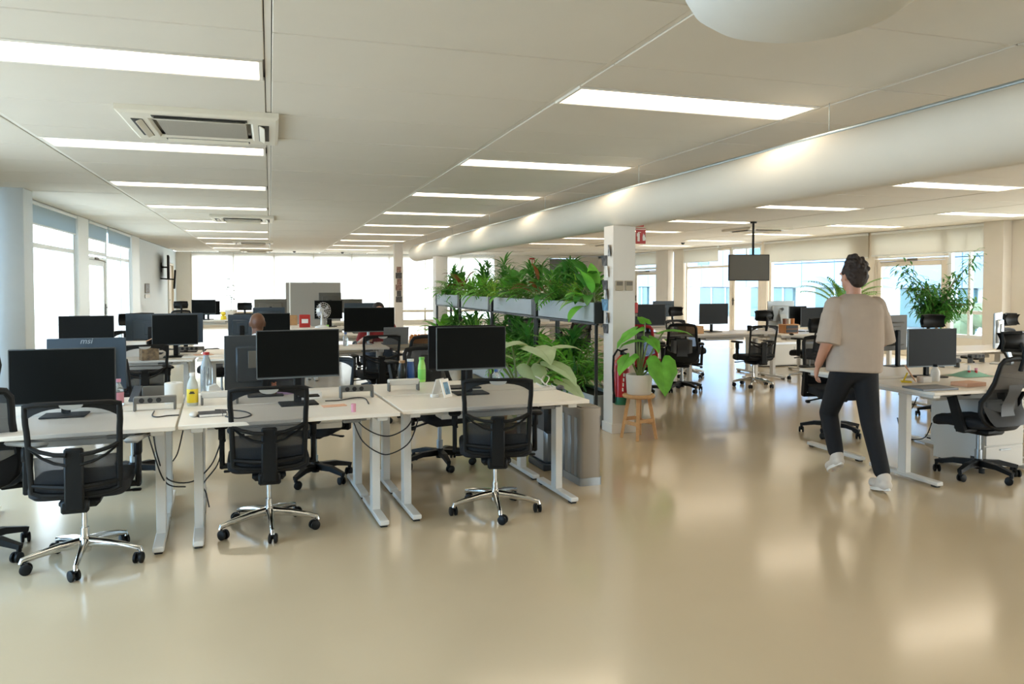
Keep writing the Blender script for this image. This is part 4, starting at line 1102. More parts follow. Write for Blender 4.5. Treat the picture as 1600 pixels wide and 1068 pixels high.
# camera-relative yaw: leaf tips mostly hang towards the camera
VY = math.atan2(-P1.y, -P1.x)
def rel(lat, dep, dz, face, el, L, W, dr):
    # lateral (photo right +) and depth (away +) offsets turned into the place's axes
    d = Vector((P1.x, P1.y, 0)).normalized(); r_ = Vector((d.y, -d.x, 0)); q = r_*lat+d*dep
    return (q.x, q.y, dz, math.atan2((d*-1).y, (d*-1).x)+face, el, L, W, dr)
pot_plant('large elephant-ear plant in a white pot on the stool by the column', (P1.x, P1.y, .45),
 [rel(.22, -.03, .12, .25, -.9, .34, .30, .5), rel(-.10, .0, .17, -.6, -.5, .24, .21, .6), rel(.0, .05, .33, -1.3, .1, .22, .2, .9), rel(.10, .08, .36, .6, -.3, .22, .18, .8), rel(.24, .1, .42, 1.4, .3, .30, .2, .8), rel(-.04, .08, .44, -1.0, -.4, .28, .24, .6), rel(.06, .12, .52, -.4, .6, .2, .13, .6)], 'leaf_fresh', lobes=1)
P2 = Vector((2.14, 6.62, 0))
def rel2(lat, dep, dz, face, el, L, W, dr):
    d = P2.normalized(); r_ = Vector((d.y, -d.x, 0)); q = r_*lat+d*dep
    return (q.x, q.y, dz, math.atan2((d*-1).y, (d*-1).x)+face, el, L, W, dr)
pot_plant('pale big-leaved plant in a white pot on the stool behind the bins', (2.14, 6.62, .45),
 [rel2(-.24, .0, .30, -1.2, .3, .34, .28, .9), rel2(-.05, .05, .36, -.5, .3, .38, .32, 1.0), rel2(.16, -.02, .33, .4, .1, .36, .32, .9), rel2(.32, .0, .18, .9, -.2, .32, .28, .8), rel2(.12, -.1, .16, .2, -.3, .30, .26, .7), rel2(.02, -.14, -.16, .3, -.7, .26, .24, .5), rel2(.3, .12, .30, 1.4, .4, .3, .26, .8), rel2(-.14, .12, .24, -1.0, .3, .3, .26, .8), rel2(.42, -.05, .02, .9, -.3, .28, .24, .7)], 'leaf_pale', lobes=.5)
# tall bushy tree in the window bay
pf = gz(1463, 560, 0); TX, TY = 10.4, 10.4*(gx(1463, 500, 10.4).y/10.4)
t = thing('bushy_tree', 'tall bushy indoor tree with drooping dark leaves before the right-hand glass door', 'tree', (TX, TY, 0))
b = MB(); b.lathe([(0, 0), (.2, 0), (.25, .42), (.235, .42), (.22, .38), (0, .37)], 28); add('pot', b, 'planter_grey', t)
b = MB(); rt = random.Random(5)
tips = []
b.tube([(0, 0, .36), (.02, .01, .8), (0, .02, 1.1)], [.03, .025, .02], 8)
for i in range(17):
    a = i*2.4; z = .85+.25*rt.random(); R_ = rt.uniform(.15, .55); top = Vector((R_*math.cos(a), R_*math.sin(a), rt.uniform(1.05, 1.72)))
    if i < 2: top = Vector(((.55, -.55)[i]*.85, (-.35, .35)[i]*.85, (2.0, 1.86)[i]))
    b.tube([(0, .01, z), Vector((top.x*.4, top.y*.4, (z+top.z)/2+.05)), top], [.013, .009, .004], 6); tips.append((Vector((0, .01, z)), top))
add('trunk', b, 'trunk', t)
b = MB()
for p0, p1 in tips:
    for i in range(120):
        q = p0.lerp(p1, rt.uniform(.25, 1.03))+Vector((rt.gauss(0, .07), rt.gauss(0, .07), rt.gauss(0, .06)+.04))
        leaf(b, q, rt.uniform(0, 2*PI), rt.uniform(-.5, .6), rt.uniform(.13, .21), .032, rt.uniform(.6, 1.4), 'lance', .2, 4)
add('foliage', b, 'leaf_dark', t, fix=False)
# palm behind the walking person
pq = gx(1318, 480, 10.6)
t = thing('potted_palm', 'feathery palm in the window behind the walking person', 'potted plant', (10.6, pq.y, 0))
add('pot', pot(.2, .38), 'pot_white', t)
bb = foliage_palm(random.Random(4), 13, .95, .04)
bb2 = MB()
fs = [f for f in bb.bm.faces if f.material_index == 1]; mp = {}
for f in fs:
    vs = []
    for v in f.verts:
        if v not in mp: mp[v] = bb2.bm.verts.new(v.co)
        vs.append(mp[v])
    try: bb2.bm.faces.new(vs)
    except ValueError: pass
bmesh.ops.delete(bb.bm, geom=list(mp), context='VERTS')
o = add('fronds', bb, 'leaf_mid', t, fix=False); o.location.z = .95; o = add('stalks', bb2, 'stem_green', t); o.location.z = .95
b = MB(); b.tube([(0, 0, .3), (.01, 0, .6), (0, 0, 1.0)], [.04, .035, .03], 8); add('trunk', b, 'trunk', t)
# thin plant in a white pot, far left
p = gz(361, 503, .74); pp = gy(361, 490, 17.8)
t = thing('potted_plant', 'thin straggly plant in a white square pot before the bright far window', 'potted plant', (gy(361, 490, 19.3).x, 19.3, .74))
b = MB(); b.lathe([(0, 0), (.125, 0), (.14, .2), (.125, .2), (0, .18)], 20); add('pot', b, 'pot_white', t)
b = MB(); b.tube([(0, 0, .17), (.01, 0, .45), (-.03, 0, .7), (-.07, 0, .95)], [.007, .006, .005, .003], 6)
l_ = MB(); rt = random.Random(2)
for i in range(15):
    z = .38+.6*i/15; xx = .01-.08*max(0, (z-.45)/.5); leaf(l_, (xx, 0, z), i*2.6, .4, .19, .055, 1.2, 'lance', .2, 4)
add('stem', b, 'leaf_ink', t); add('foliage', l_, 'leaf_ink', t, fix=False)
p = gz(1045, 560, .40)
plant('small green plant low beneath the raised desk by the windows', foliage_broad(random.Random(8), 16, .24, .10, .25, .3), 'leaf_fresh', (7.2, 13.0, .34), 0, 'leafy_plant')
b = MB(); b.lathe([(0, 0), (.15, 0), (.17, .34), (.15, .34), (0, .32)], 24); solo('plant_pot', b, 'pot_white', 'white pot on the floor under the green plant by the raised desk', 'plant pot', (7.2, 13.0, 0))
# ================================================================== PEOPLE
def capsules(mb, segs):
    """tapered limbs: (p0, p1, r0, r1)"""
    for p0, p1, r0, r1 in segs:
        p0, p1 = Vector(p0), Vector(p1); d = (p1-p0); m = max(2, int(d.length/.03))
        mb.tube([p0.lerp(p1, k/m) for k in range(m+1)], [r0+(r1-r0)*k/m for k in range(m+1)], 14)
        mb.ball(p0, r0, 14, 8); mb.ball(p1, r1, 14, 8)
def fuse(name, mb, m, parent, voxel=.007, smooth=3, label=None):
    """weld the pieces into one continuous skin"""
    bmesh.ops.recalc_face_normals(mb.bm, faces=mb.bm.faces)
    me = bpy.data.meshes.new('tmp'); mb.bm.to_mesh(me); mb.bm.free(); o = bpy.data.objects.new('tmp', me); COL.objects.link(o)
    r = o.modifiers.new('r', 'REMESH'); r.mode = 'VOXEL'; r.voxel_size = voxel
    s_ = o.modifiers.new('s', 'SMOOTH'); s_.factor = .5; s_.iterations = smooth
    dg = bpy.context.evaluated_depsgraph_get(); ev = o.evaluated_get(dg)
    nm = bpy.data.meshes.new_from_object(ev); nm.name = name; nm.materials.clear(); nm.materials.append(M[m])
    nm.polygons.foreach_set('use_smooth', [True]*len(nm.polygons))
    bpy.data.objects.remove(o); bpy.data.meshes.remove(me)
    q = bpy.data.objects.new(name, nm); COL.objects.link(q)
    if parent is not None: q.parent = parent
    if label: q['label'] = label
    return q
def hand(mb, wrist, fwd, palm_n, side, curl=.5, sc=1.0):
    """palm and five fingers; fwd along the hand, palm_n out of the palm, side towards the thumb"""
    w_ = Vector(wrist); f = Vector(fwd).normalized(); n = Vector(palm_n); n = (n-f*n.dot(f)).normalized(); s_ = Vector(side); s_ = (s_-f*s_.dot(f)-n*s_.dot(n)).normalized()
    for k in (-1, -.33, .33, 1): capsules(mb, [(w_+s_*(.012*k), w_+f*(.085*sc)+s_*(.030*k*sc), .016*sc, .013*sc)])
    for k, L in ((1, .072), (.36, .082), (-.3, .076), (-.95, .06)):
        b0 = w_+f*(.085*sc)+s_*(.031*k*sc); a = curl*.7; L *= sc
        d1 = f*math.cos(a)+n*math.sin(a); p1 = b0+d1*(L*.45); a2 = a+curl*1.1; d2 = f*math.cos(a2)+n*math.sin(a2); p2 = p1+d2*(L*.32); a3 = a2+curl*.7; d3 = f*math.cos(a3)+n*math.sin(a3); p3 = p2+d3*(L*.25)
        capsules(mb, [(b0, p1, .0095*sc, .009*sc), (p1, p2, .009*sc, .0085*sc), (p2, p3, .0085*sc, .0075*sc)])
    t0 = w_+f*.022*sc+s_*.026*sc; d = (f*.65+s_*.65+n*.35).normalized(); t1 = t0+d*.042*sc; t2 = t1+(d*.7+f*.5+n*.2).normalized()*.03*sc
    capsules(mb, [(t0, t1, .013*sc, .0105*sc), (t1, t2, .0105*sc, .0085*sc)])
def head(mb, c, yaw=0, nod=0):
    """skull, jaw, nose, lips, ears; face along +Y before turning"""
    X0 = mb.X; mb.X = Matrix.Translation(c) @ Matrix.Rotation(yaw, 4, 'Z') @ Matrix.Rotation(-nod, 4, 'X')
    mb.ball((0, -.012, .028), (.077, .098, .092), 20, 14); mb.ball((0, .022, -.035), (.060, .070, .075), 16, 12)
    mb.ball((0, .055, -.080), (.032, .028, .028), 12, 8)
    capsules(mb, [((0, .092, .022), (0, .110, -.018), .009, .014), ((-.012, .098, -.022), (.012, .098, -.022), .010, .010)])
    capsules(mb, [((-.018, .086, -.052), (.018, .086, -.052), .008, .008), ((-.016, .084, -.063), (.016, .084, -.063), .008, .008)])
    capsules(mb, [((-.045, .076, .030), (-.018, .084, .030), .010, .009), ((.018, .084, .030), (.045, .076, .030), .009, .010)])
    for sg in (-1, 1):
        mb.ball((sg*.075, -.004, .0), (.008, .018, .030), 10, 8); mb.ball((sg*.079, -.012, .008), (.007, .013, .020), 8, 6)
    mb.X = X0
# ---- the walking person
W0 = (4.29, 4.83)
WR = math.radians(-12)
t = thing('person', 'person in beige t-shirt and black trousers walking away between the desks', 'person', (W0[0], W0[1], 0), WR)
b = MB()
HCN = (-.005, .035, 1.612)
capsules(b, [((-.05, 0, .93), (.05, 0, .93), .115, .115), ((0, 0, .95), (0, .0, 1.15), .125, .12), ((0, 0, 1.15), (0, .0, 1.30), .115, .10), ((-.13, -.005, 1.365), (.13, -.005, 1.365), .075, .075),
             ((0, .01, 1.38), (0, .022, 1.50), .062, .052), ((0, .018, 1.48), (0, .03, 1.58), .055, .055),
             ((-.09, 0, .90), (-.085, .22, .53), .085, .058), ((-.085, .22, .53), (-.08, .10, .20), .056, .038),
             ((.09, 0, .90), (.095, -.07, .50), .085, .058), ((.095, -.07, .50), (.10, -.24, .11), .056, .038),
             ((.10, -.26, .08), (.11, -.11, .035), .042, .032), ((-.08, .08, .19), (-.08, .17, .10), .040, .032),
             ((-.18, -.005, 1.38), (-.25, -.06, 1.12), .058, .046), ((-.25, -.06, 1.12), (-.235, .10, .93), .044, .030),
             ((.18, -.005, 1.38), (.25, .02, 1.12), .058, .046), ((.25, .02, 1.12), (.235, .20, 1.02), .044, .030)])
hand(b, (-.233, .115, .915), (.05, .45, -.8), (.8, -.3, 0), (.3, .9, .3), .45); hand(b, (.233, .215, 1.012), (-.1, .95, -.2), (-.8, 0, -.4), (-.4, .1, .9), .45)
head(b, HCN, .2, .08)
fuse('body', b, 'skin_light', t, .0062, 3)
b = MB(); rh = random.Random(9); X = Matrix.Translation(HCN) @ Matrix.Rotation(.2, 4, 'Z'); b.X = X
b.ball((0, -.03, .045), (.088, .098, .098), 20, 14); b.ball((0, -.065, .0), (.078, .058, .085), 16, 12)
for i in range(90):
    a = rh.uniform(0, 2*PI); e = rh.uniform(-.6, 1.5); v = Vector((math.cos(e)*math.cos(a), math.cos(e)*math.sin(a), math.sin(e)))
    if v.y > .45 and v.z < .55: continue
    if v.z < -.2 and v.y > -.1: continue
    b.ball(Vector((v.x*.084, -.032+v.y*.094, .045+v.z*.098)), rh.uniform(.014, .024), 7, 5)
for i in range(34): b.ball((rh.uniform(-.042, .042), -.02+rh.uniform(-.045, .045), .150+rh.uniform(-.02, .016)), .021, 7, 5)
fuse('hair', b, 'hair_brown', t, .006, 1)
b = MB()
RG = [(.885, .198, .132, 0), (.895, .205, .14, 0), (1.0, .206, .142, 0), (1.12, .208, .142, 0), (1.25, .212, .142, .004), (1.34, .214, .132, .0), (1.40, .198, .115, -.004), (1.44, .15, .10, 0), (1.468, .095, .084, .008), (1.480, .07, .074, .012)]
NV = 28; Q = []
for z, rx, ry_, yo in RG:
    for k in range(NV):
        a = 2*PI*k/NV; c_, s__ = math.cos(a), math.sin(a); e = .75
        wob = 1+.012*math.sin(3*a+z*9)+.010*math.sin(5*a-z*14)
        Q.append((rx*wob*math.copysign(abs(c_)**e, c_), yo+ry_*wob*math.copysign(abs(s__)**e, s__), z+(.008*math.sin(2*a) if z < .9 else 0)))
F = [(NV*i+k, NV*i+(k+1) % NV, NV*(i+1)+(k+1) % NV, NV*(i+1)+k) for i in range(len(RG)-1) for k in range(NV)]+[tuple(range(NV-1, -1, -1)), tuple(range(NV*(len(RG)-1), NV*len(RG)))]
b.poly(Q, F)
capsules(b, [((-.165, -.005, 1.385), (-.205, -.03, 1.27), .078, .080), ((.165, -.005, 1.385), (.205, .0, 1.27), .078, .080)])
b.tube([(-.19, -.02, 1.32), (-.225, -.045, 1.20), (-.247, -.058, 1.10)], [.082, .085, .088], 18); b.tube([(.19, .0, 1.32), (.225, .01, 1.20), (.25, .02, 1.10)], [.082, .085, .088], 18)
q = fuse('t_shirt', b, 'shirt_beige', t, .007, 5)
b = MB()
capsules(b, [((-.05, 0, .92), (.05, 0, .92), .122, .122), ((-.085, 0, .88), (-.085, .22, .53), .100, .072), ((-.085, .22, .53), (-.08, .11, .245), .072, .060), ((.085, 0, .88), (.095, -.07, .50), .100, .072), ((.095, -.07, .50), (.10, -.225, .16), .072, .060)])
fuse('trousers', b, 'trousers_black', t, .009, 14)
def shoe(parent, ankle, toe, w_=.044):
    a, c = Vector(ankle), Vector(toe); d = (c-a).normalized(); b = MB()
    hl = a+Vector((0, 0, -.045))-d*.03; tt = c
    capsules(b, [(hl, tt, w_, .038), (a+Vector((0, 0, .01)), a+d*.06+Vector((0, 0, -.035)), .050, .044)])
    s_ = fuse('shoe', b, 'shoe_white', parent, .006, 2)
    b = MB(); u = Vector((0, 0, 1)); u = (u-d*u.dot(d)).normalized(); sd = d.cross(u)
    P = []
    for k in range(18):
        an = 2*PI*k/18; ex = .5*(1+math.cos(an)); P.append((hl-d*.035).lerp(tt+d*.035, ex)+sd*(math.sin(an)*.050*(1.0 if ex > .4 else .85)))
    top = [p-u*.022 for p in P]; bot = [p-u*.044 for p in P]
    b.poly(top+bot, [tuple(range(18)), tuple(range(35, 17, -1))]+[(i, 18+i, 18+(i+1) % 18, (i+1) % 18) for i in range(18)]); add('sole', b, 'sole_white', s_)
shoe(t, (.10, -.26, .105), (.112, -.10, .045)); shoe(t, (-.08, .085, .20), (-.08, .20, .105))

# ---- seated people
def seated(label, loc, rz, skin, shirt, trous, hair, bald=False, arms=((-.2, .30, .78), (.2, .30, .78)), lean=.0):
    t = thing('person', label, 'person', loc, rz)
    b = MB(); hc = (0, .06+lean, 1.135)
    seg = [((-.06, 0, .56), (.06, 0, .56), .12, .12), ((0, 0, .56), (0, lean*.5, .80), .125, .12), ((-.11, lean, .91), (.11, lean, .91), .085, .085), ((0, lean, .92), (0, .03+lean, 1.06), .07, .054), ((0, .03+lean, 1.03), (0, .05+lean, 1.10), .054, .054),
           ((-.09, .0, .54), (-.12, .40, .52), .085, .062), ((-.12, .40, .52), (-.12, .42, .12), .058, .04), ((.09, .0, .54), (.12, .40, .52), .085, .062), ((.12, .40, .52), (.12, .42, .12), .058, .04),
           ((-.12, .41, .08), (-.12, .57, .04), .042, .034), ((.12, .41, .08), (.12, .57, .04), .042, .034)]
    for sg, w_ in zip((-1, 1), arms):
        e = (sg*.27, .10+lean, .70); seg += [((sg*.17, lean, .92), e, .055, .044), (e, w_, .042, .029)]
    capsules(b, seg)
    for sg, w_ in zip((-1, 1), arms): hand(b, w_, (-.2*sg, .95, -.1), (0, 0, -1), (-sg, .2, 0), .35)
    head(b, hc, 0, .1); fuse('body', b, skin, t, .0075, 2)
    b = MB(); capsules(b, [((-.05, 0, .58), (.05, 0, .58), .145, .145), ((-.05, lean*.5, .75), (.05, lean*.5, .75), .145, .145), ((-.12, lean, .905), (.12, lean, .905), .098, .098), ((0, lean, .94), (0, lean+.012, 1.0), .085, .065)]+[((sg*.17, lean, .92), (sg*.255, .08+lean, .74), .078, .068) for sg in (-1, 1)]); fuse('shirt', b, shirt, t, .01, 4)
    b = MB(); capsules(b, [((-.06, 0, .56), (.06, 0, .56), .128, .128), ((-.09, .0, .54), (-.12, .40, .52), .10, .078), ((-.12, .40, .52), (-.12, .42, .13), .075, .062), ((.09, .0, .54), (.12, .40, .52), .10, .078), ((.12, .40, .52), (.12, .42, .13), .075, .062)]); fuse('trousers', b, trous, t, .01, 4)
    if not bald:
        b = MB(); b.ball((hc[0], hc[1]-.025, hc[2]+.05), (.088, .102, .092), 18, 12); b.ball((hc[0], hc[1]-.07, hc[2]-.04), (.075, .055, .10), 14, 10); fuse('hair', b, hair, t, .008, 2)
    for sg in (-1, 1): shoe(t, (sg*.12, .42, .105), (sg*.12, .58, .045))
    return t
pb = gy(402, 505, 8.45)
seated('bald person in a white shirt and jeans seated facing away at the second-row desk', (pb.x, 8.45, .0), 0, 'skin_brown', 'shirt_white', 'jeans_blue', 'hair_dark', True)
pr = gy(590, 490, 11.15)
seated('dark-haired person in a red top and jeans seated behind the arm-mounted monitor', (pr.x, 11.15, .03), PI, 'skin_light', 'shirt_red', 'jeans_blue', 'hair_dark', False, ((-.2, .34, .79), (.2, .34, .79)), .05)
dup(PC, 'chair under the bald person', (pb.x, 8.42, 0), 0)
dup(PC, 'chair under the person in the red top', (pr.x, 11.17, 0), PI)
# ================================================================== ON AND AROUND THE DESKS
T = .7402
def bottle(key, label, u, v, h, r, m, capm, z=T, label_m=None, neck=.45, cap_h=.02, liquid=None):
    p = gz(u, v, z); t = thing('bottle', label, 'bottle', (p.x, p.y, z))
    b = MB(); b.lathe([(0, 0), (r*.9, 0), (r, .008), (r, h*.58), (r*.93, h*.68), (r*neck*1.1, h*.86), (r*neck, h*.9), (r*neck, h*.96), (0, h*.96)], 20); add('body', b, m, t)
    b = MB(); b.lathe([(0, h*.93), (r*neck*1.18, h*.93), (r*neck*1.18, h*.93+cap_h), (0, h*.93+cap_h)], 18); add('cap', b, capm, t)
    if label_m:
        b = MB(); b.lathe([(r*1.01, h*.10), (r*1.015, h*.11), (r*1.015, h*(.52 if label_m != 'paper_white' else .14)), (r*1.01, h*(.53 if label_m != 'paper_white' else .15))], 22); l_ = add('label', b, label_m, t)
        if label_m == 'plastic_yellow':
            for k, (zz, ww) in enumerate(((.44, .024), (.40, .034))):
                b = MB(); b.box((.0, -r*1.02, h*zz), (ww, .004, .007)); add('print', b, 'logo_dark', l_)
    return t
bottle('y', 'milky bottle with a yellow label at the join of the two left front desks', 301, 633, .215, .036, 'bottle_milky', 'plastic_white', label_m='plastic_yellow')
bottle('c', 'tall clear water bottle with a red cap behind the yellow-labelled bottle', 323, 614, .31, .043, 'bottle_clear', 'plastic_red')
bottle('k', 'small dark glass bottle with a cork stopper, left of the blue bottle', 628, 593, .155, .036, 'bottle_dark', 'cork', neck=.6)
bottle('b', 'blue steel drinking bottle with a white cap', 641.5, 592, .165, .034, 'plastic_blue', 'plastic_white', neck=.75)
bottle('g', 'green drinking bottle with pale upper half, right of the blue bottle', 659, 596, .20, .033, 'plastic_lime', 'plastic_green', neck=.62, label_m='plastic_green')
bottle('s', 'small clear bottle with a blue cap behind the mesh chair by the bins', 775, 592, .07, .030, 'bottle_clear', 'plastic_blue')
bottle('p', 'clear bottle with a pink label right of the far-left monitor', 185, 633, .17, .034, 'bottle_clear', 'plastic_pink', label_m='plastic_pink')
bottle('w', 'white pump bottle beside the closed grey laptop', 1461, 595, .13, .036, 'plastic_white', 'monitor_shell')
bottle('f1', 'clear water bottles standing left of the arm-mounted monitor', 540, 540, .17, .035, 'bottle_clear', 'plastic_blue')
for lab, u, v, mm in (('white and red marker tube standing behind the right foreground chair', 1514, 588, 'plastic_white'), ('short red-topped tube right of the white and red marker', 1525, 588, 'plastic_pink')):
    p = gz(u, v); t = thing('marker', lab, 'marker', (p.x, p.y, T)); b = MB(); b.cyl((0, 0, 0), (0, 0, .055), .012); add('barrel', b, 'plastic_red', t); b = MB(); b.cyl((0, 0, .055), (0, 0, .10 if mm == 'plastic_white' else .075), .013); add('cap', b, mm, t)
def PM(label, u0, u1, v, m='power_grey', n=3, rz=RA):
    a, c = gz(u0, v), gz(u1, v); o = power_module(m, (c-a).length, n); o.location = ((a.x+c.x)/2, (a.y+c.y)/2, T); o.rotation_euler.z = rz; o['label'] = label; o['group'] = 'desk socket rails'; return o
PM('grey socket rail on the far-left desk, in front of the white roll', 212, 273, 640)
PM('white socket rail on the centre desk behind the notebook', 316, 371, 631, 'power_white', 0)
PM('grey socket rail at the right end of the centre desk', 531, 583, 621)
PM('pale socket rail in front of the dark and blue bottles', 606, 655, 610, 'power_white', 0)
PM('dark socket rail on the second-row desk right of the blue-lit monitor', 280, 318, 553, 'power_grey', 4, 0)
PM('grey socket rail on the right-hand desk behind the headrest chair', 1512, 1538, 566, 'power_grey', 3, 0)
PM('dark socket rail behind the screen with the closed laptop', 1467, 1500, 574, 'grey_plastic', 4, 0)
# papers, books, small things
def slab(name, label, cat, u, v, d, m, rz=0, z=T, bev=.003, group=None):
    p = gz(u, v, z); b = MB(); b.box((0, 0, d[2]/2), d, bev); return solo(name, b, m, label, cat, (p.x, p.y, z), rz, group)
p = gz(332, 648); t = thing('notebook', 'grey notebook with a dark elastic band on the centre desk', 'notebook', (p.x, p.y, T), .12)
b = MB(); b.box((0, 0, .009), (.165, .13, .018), .003); add('cover', b, 'notebook_grey', t); b = MB(); b.box((.055, 0, .0095), (.006, .134, .021)); add('elastic_band', b, 'cable_black', t); b = MB(); b.box((0, -.0655, .009), (.155, .003, .012)); add('pages', b, 'paper_white', t)
p = gz(303, 650); b = MB(); b.ball((0, 0, .012), (.028, .052, .016), 16, 10); solo('computer_mouse', b, 'power_white', 'pale computer mouse left of the grey notebook', 'mouse', (p.x, p.y, T), .1)
p = gz(875, 608); b = MB(); b.ball((0, 0, .014), (.033, .056, .02), 16, 10); o = solo('computer_mouse', b, 'grey_plastic', 'dark computer mouse at the corner of the desk by the bins', 'mouse', (p.x, p.y, T), -.5)
p = gz(272, 629); t = thing('paper_roll', 'fat white roll standing behind the grey socket rail at left', 'paper roll', (p.x, p.y, T)); b = MB(); b.lathe([(.02, 0), (.058, 0), (.06, .004), (.06, .135), (.056, .14), (.02, .14), (.02, .0)], 28); add('roll', b, 'paper_white', t)
p = gz(334, 615); b = MB(); b.prism([(-.045, 0), (.045, 0), (.05, .03), (.015, .075), (-.04, .06)], .06, 'y'); solo('charger_block', b, 'plastic_white', 'angular white charger block beside the red-capped water bottle', 'charger', (p.x, p.y, T), .3, smooth=False)
slab('storage_box', 'low white box under the dark monitor foot on the centre desk', 'box', 483, 622, (.17, .10, .05), 'paper_white', RA)
slab('tray', 'dark flat tray lying on the low white box', 'tray', 482, 619, (.14, .09, .010), 'monitor_shell', RA, T+.0505)
p = gz(395, 616); b = MB(); b.cyl((-.07, 0, .005), (.07, .01, .005), .005, n=8); solo('pen', b, 'plastic_red', 'red pen lying under the centre monitor', 'pen', (p.x, p.y, T), .05)
p = gz(452, 615); b = MB(); b.grid(lambda u, v: (.18*(u-.5), .10*(v-.5)*(1.2-u), .022*(1-(2*v-1)**2)*(.6+.4*math.sin(7*u))+.002), 14, 8); solo('cloth', b, 'lavender', 'crumpled lavender cloth between the two monitor necks', 'cloth', (p.x, p.y, T))
p = gz(428, 617); t = thing('figurine', 'small brown figurine by the neck of the centre monitor', 'figurine', (p.x, p.y, T)); b = MB(); b.ball((0, 0, .03), (.02, .018, .03), 12, 8).ball((-.01, 0, .006), .011, 8, 6).ball((.012, 0, .006), .011, 8, 6); add('body', b, 'figure_brown', t); b = MB(); b.ball((0, 0, .072), .019, 12, 8).ball((-.013, 0, .09), .007, 8, 6).ball((.013, 0, .09), .007, 8, 6); add('head', b, 'figure_brown', t)
p = gz(552.5, 643); t = thing('glue_stick', 'small pink glue stick near the front edge of the centre desk', 'glue stick', (p.x, p.y, T)); b = MB(); b.cyl((0, 0, 0), (0, 0, .038), .015, n=16); add('barrel', b, 'plastic_pink', t); b = MB(); b.cyl((0, 0, .038), (0, 0, .052), .0155, n=16); add('cap', b, 'plastic_pink', t)
slab('envelope', 'thin cream envelopes lying right of the low white box', 'envelopes', 522, 634, (.16, .07, .006), 'card_kraft' if False else 'peach', .2)
p = gz(697, 620); t = thing('photo_stand', 'white folded photo stand with a dark blue picture, beside the bin-side monitor', 'photo stand', (p.x, p.y, T), .75)
b = MB(); R1 = Matrix.Rotation(-.30, 3, 'X'); b.box((0, .0, .065), (.10, .008, .135), .002, R1); b.box((0, .075, .065), (.10, .006, .135), .002, Matrix.Rotation(.30, 3, 'X')); add('stand_card', b, 'paper_white', t); b = MB(); b.box((0, -.0055, .065), (.055, .003, .09), 0, R1); add('picture', b, 'photo_blue', t)
slab('card_box', 'little white box beside the photo stand', 'box', 679, 620, (.055, .04, .022), 'paper_white', .2)
p = gz(212, 627); t = thing('tablet_stand', 'grey phone leaning on a stand right of the far-left monitor', 'phone stand', (p.x, p.y, T), -.6); b = MB(); b.box((0, 0, .055), (.075, .009, .12), .004, Matrix.Rotation(-.5, 3, 'X')); add('phone', b, 'notebook_grey', t); b = MB(); b.box((0, .025, .006), (.09, .09, .012), .004); b.bar((0, .03, .01), (0, .01, .07), .02, .008); add('stand', b, 'power_grey', t)
p = gz(243, 626); t = thing('cable_tray', 'grey mesh tray of cables behind the grey socket rail', 'cable tray', (p.x, p.y+.05, T), RA); b = MB(); b.box((0, 0, .005), (.19, .09, .010), .003); b.box((0, .042, .05), (.19, .008, .09), .003); add('tray', b, 'power_grey', t)
slab('keyboard', 'flat pale keyboard mat at the right end of the desk by the bins', 'keyboard', 850, 608, (.24, .12, .008), 'power_white', .06)
# second row
p = gz(233, 562); t = thing('carton', 'brown patterned carton on the second-row desk', 'box', (p.x, p.y, T), .35); b = MB(); b.box((0, 0, .068), (.17, .14, .136), .003); add('carton_body', b, 'card_pattern', t); b = MB(); b.box((0, 0, .139), (.172, .142, .006), .002); add('lid', b, 'notebook_grey', t)
p = gz(211, 556); t = thing('carton', 'white carton with open flap left of the patterned carton', 'box', (p.x, p.y, T), .1); b = MB(); b.box((0, 0, .085), (.24, .16, .17), .003); add('carton_body', b, 'paper_white', t); b = MB(); b.bar((.12, 0, .168), (.19, 0, .20), .15, .004); add('flap', b, 'peach', t)
for k, (lab, u, v) in enumerate((('white papers on the second-row desk, left stack', 305, 557), ('white papers on the second-row desk, right stack', 337, 556))): slab('paper_stack', lab, 'papers', u, v, (.26, .2, .012), 'paper_white', .2*k)
slab('paper_sheet', 'peach paper lying on the white papers of the second row', 'paper', 318, 554, (.2, .15, .004), 'peach', .3, T+.0125)
p = gz(569, 534); b = MB(); b.grid(lambda u, v: (.20*(u-.5), .16*(v-.5), .05*math.sin(PI*u)*math.sin(PI*v)+.003), 10, 8); solo('cloth', b, 'mint', 'mint green cloth heap before the person in the red top', 'cloth', (p.x, p.y, T))
p = gz(655, 536); t = thing('pencil_box', 'orange notched box on the desk left of the planter', 'box', (p.x, p.y, T), 0); b = MB(); b.box((0, 0, .05), (.26, .12, .10), .004)
add('box', b, 'plastic_orange', t)
for k in range(5): b = MB(); b.box((-.10+.05*k, 0, .112), (.03, .10, .024), .002); add('divider', b, 'plastic_orange', t)
D('white desk behind the round black chair, with the orange notched box', 1.90, 10.9, 0, 1.0)
p = gz(622, 534); t = thing('laptop', 'open grey laptop seen from behind left of the orange box', 'laptop', (1.62, 10.5, T), PI); b = MB(); b.box((0, 0, .008), (.34, .24, .016), .004); add('base', b, 'laptop_grey', t); b = MB(); b.box((0, .135, .125), (.34, .008, .24), .003, Matrix.Rotation(-.3, 3, 'X')); add('screen_lid', b, 'laptop_grey', t)
p = gz(603, 541, T); 
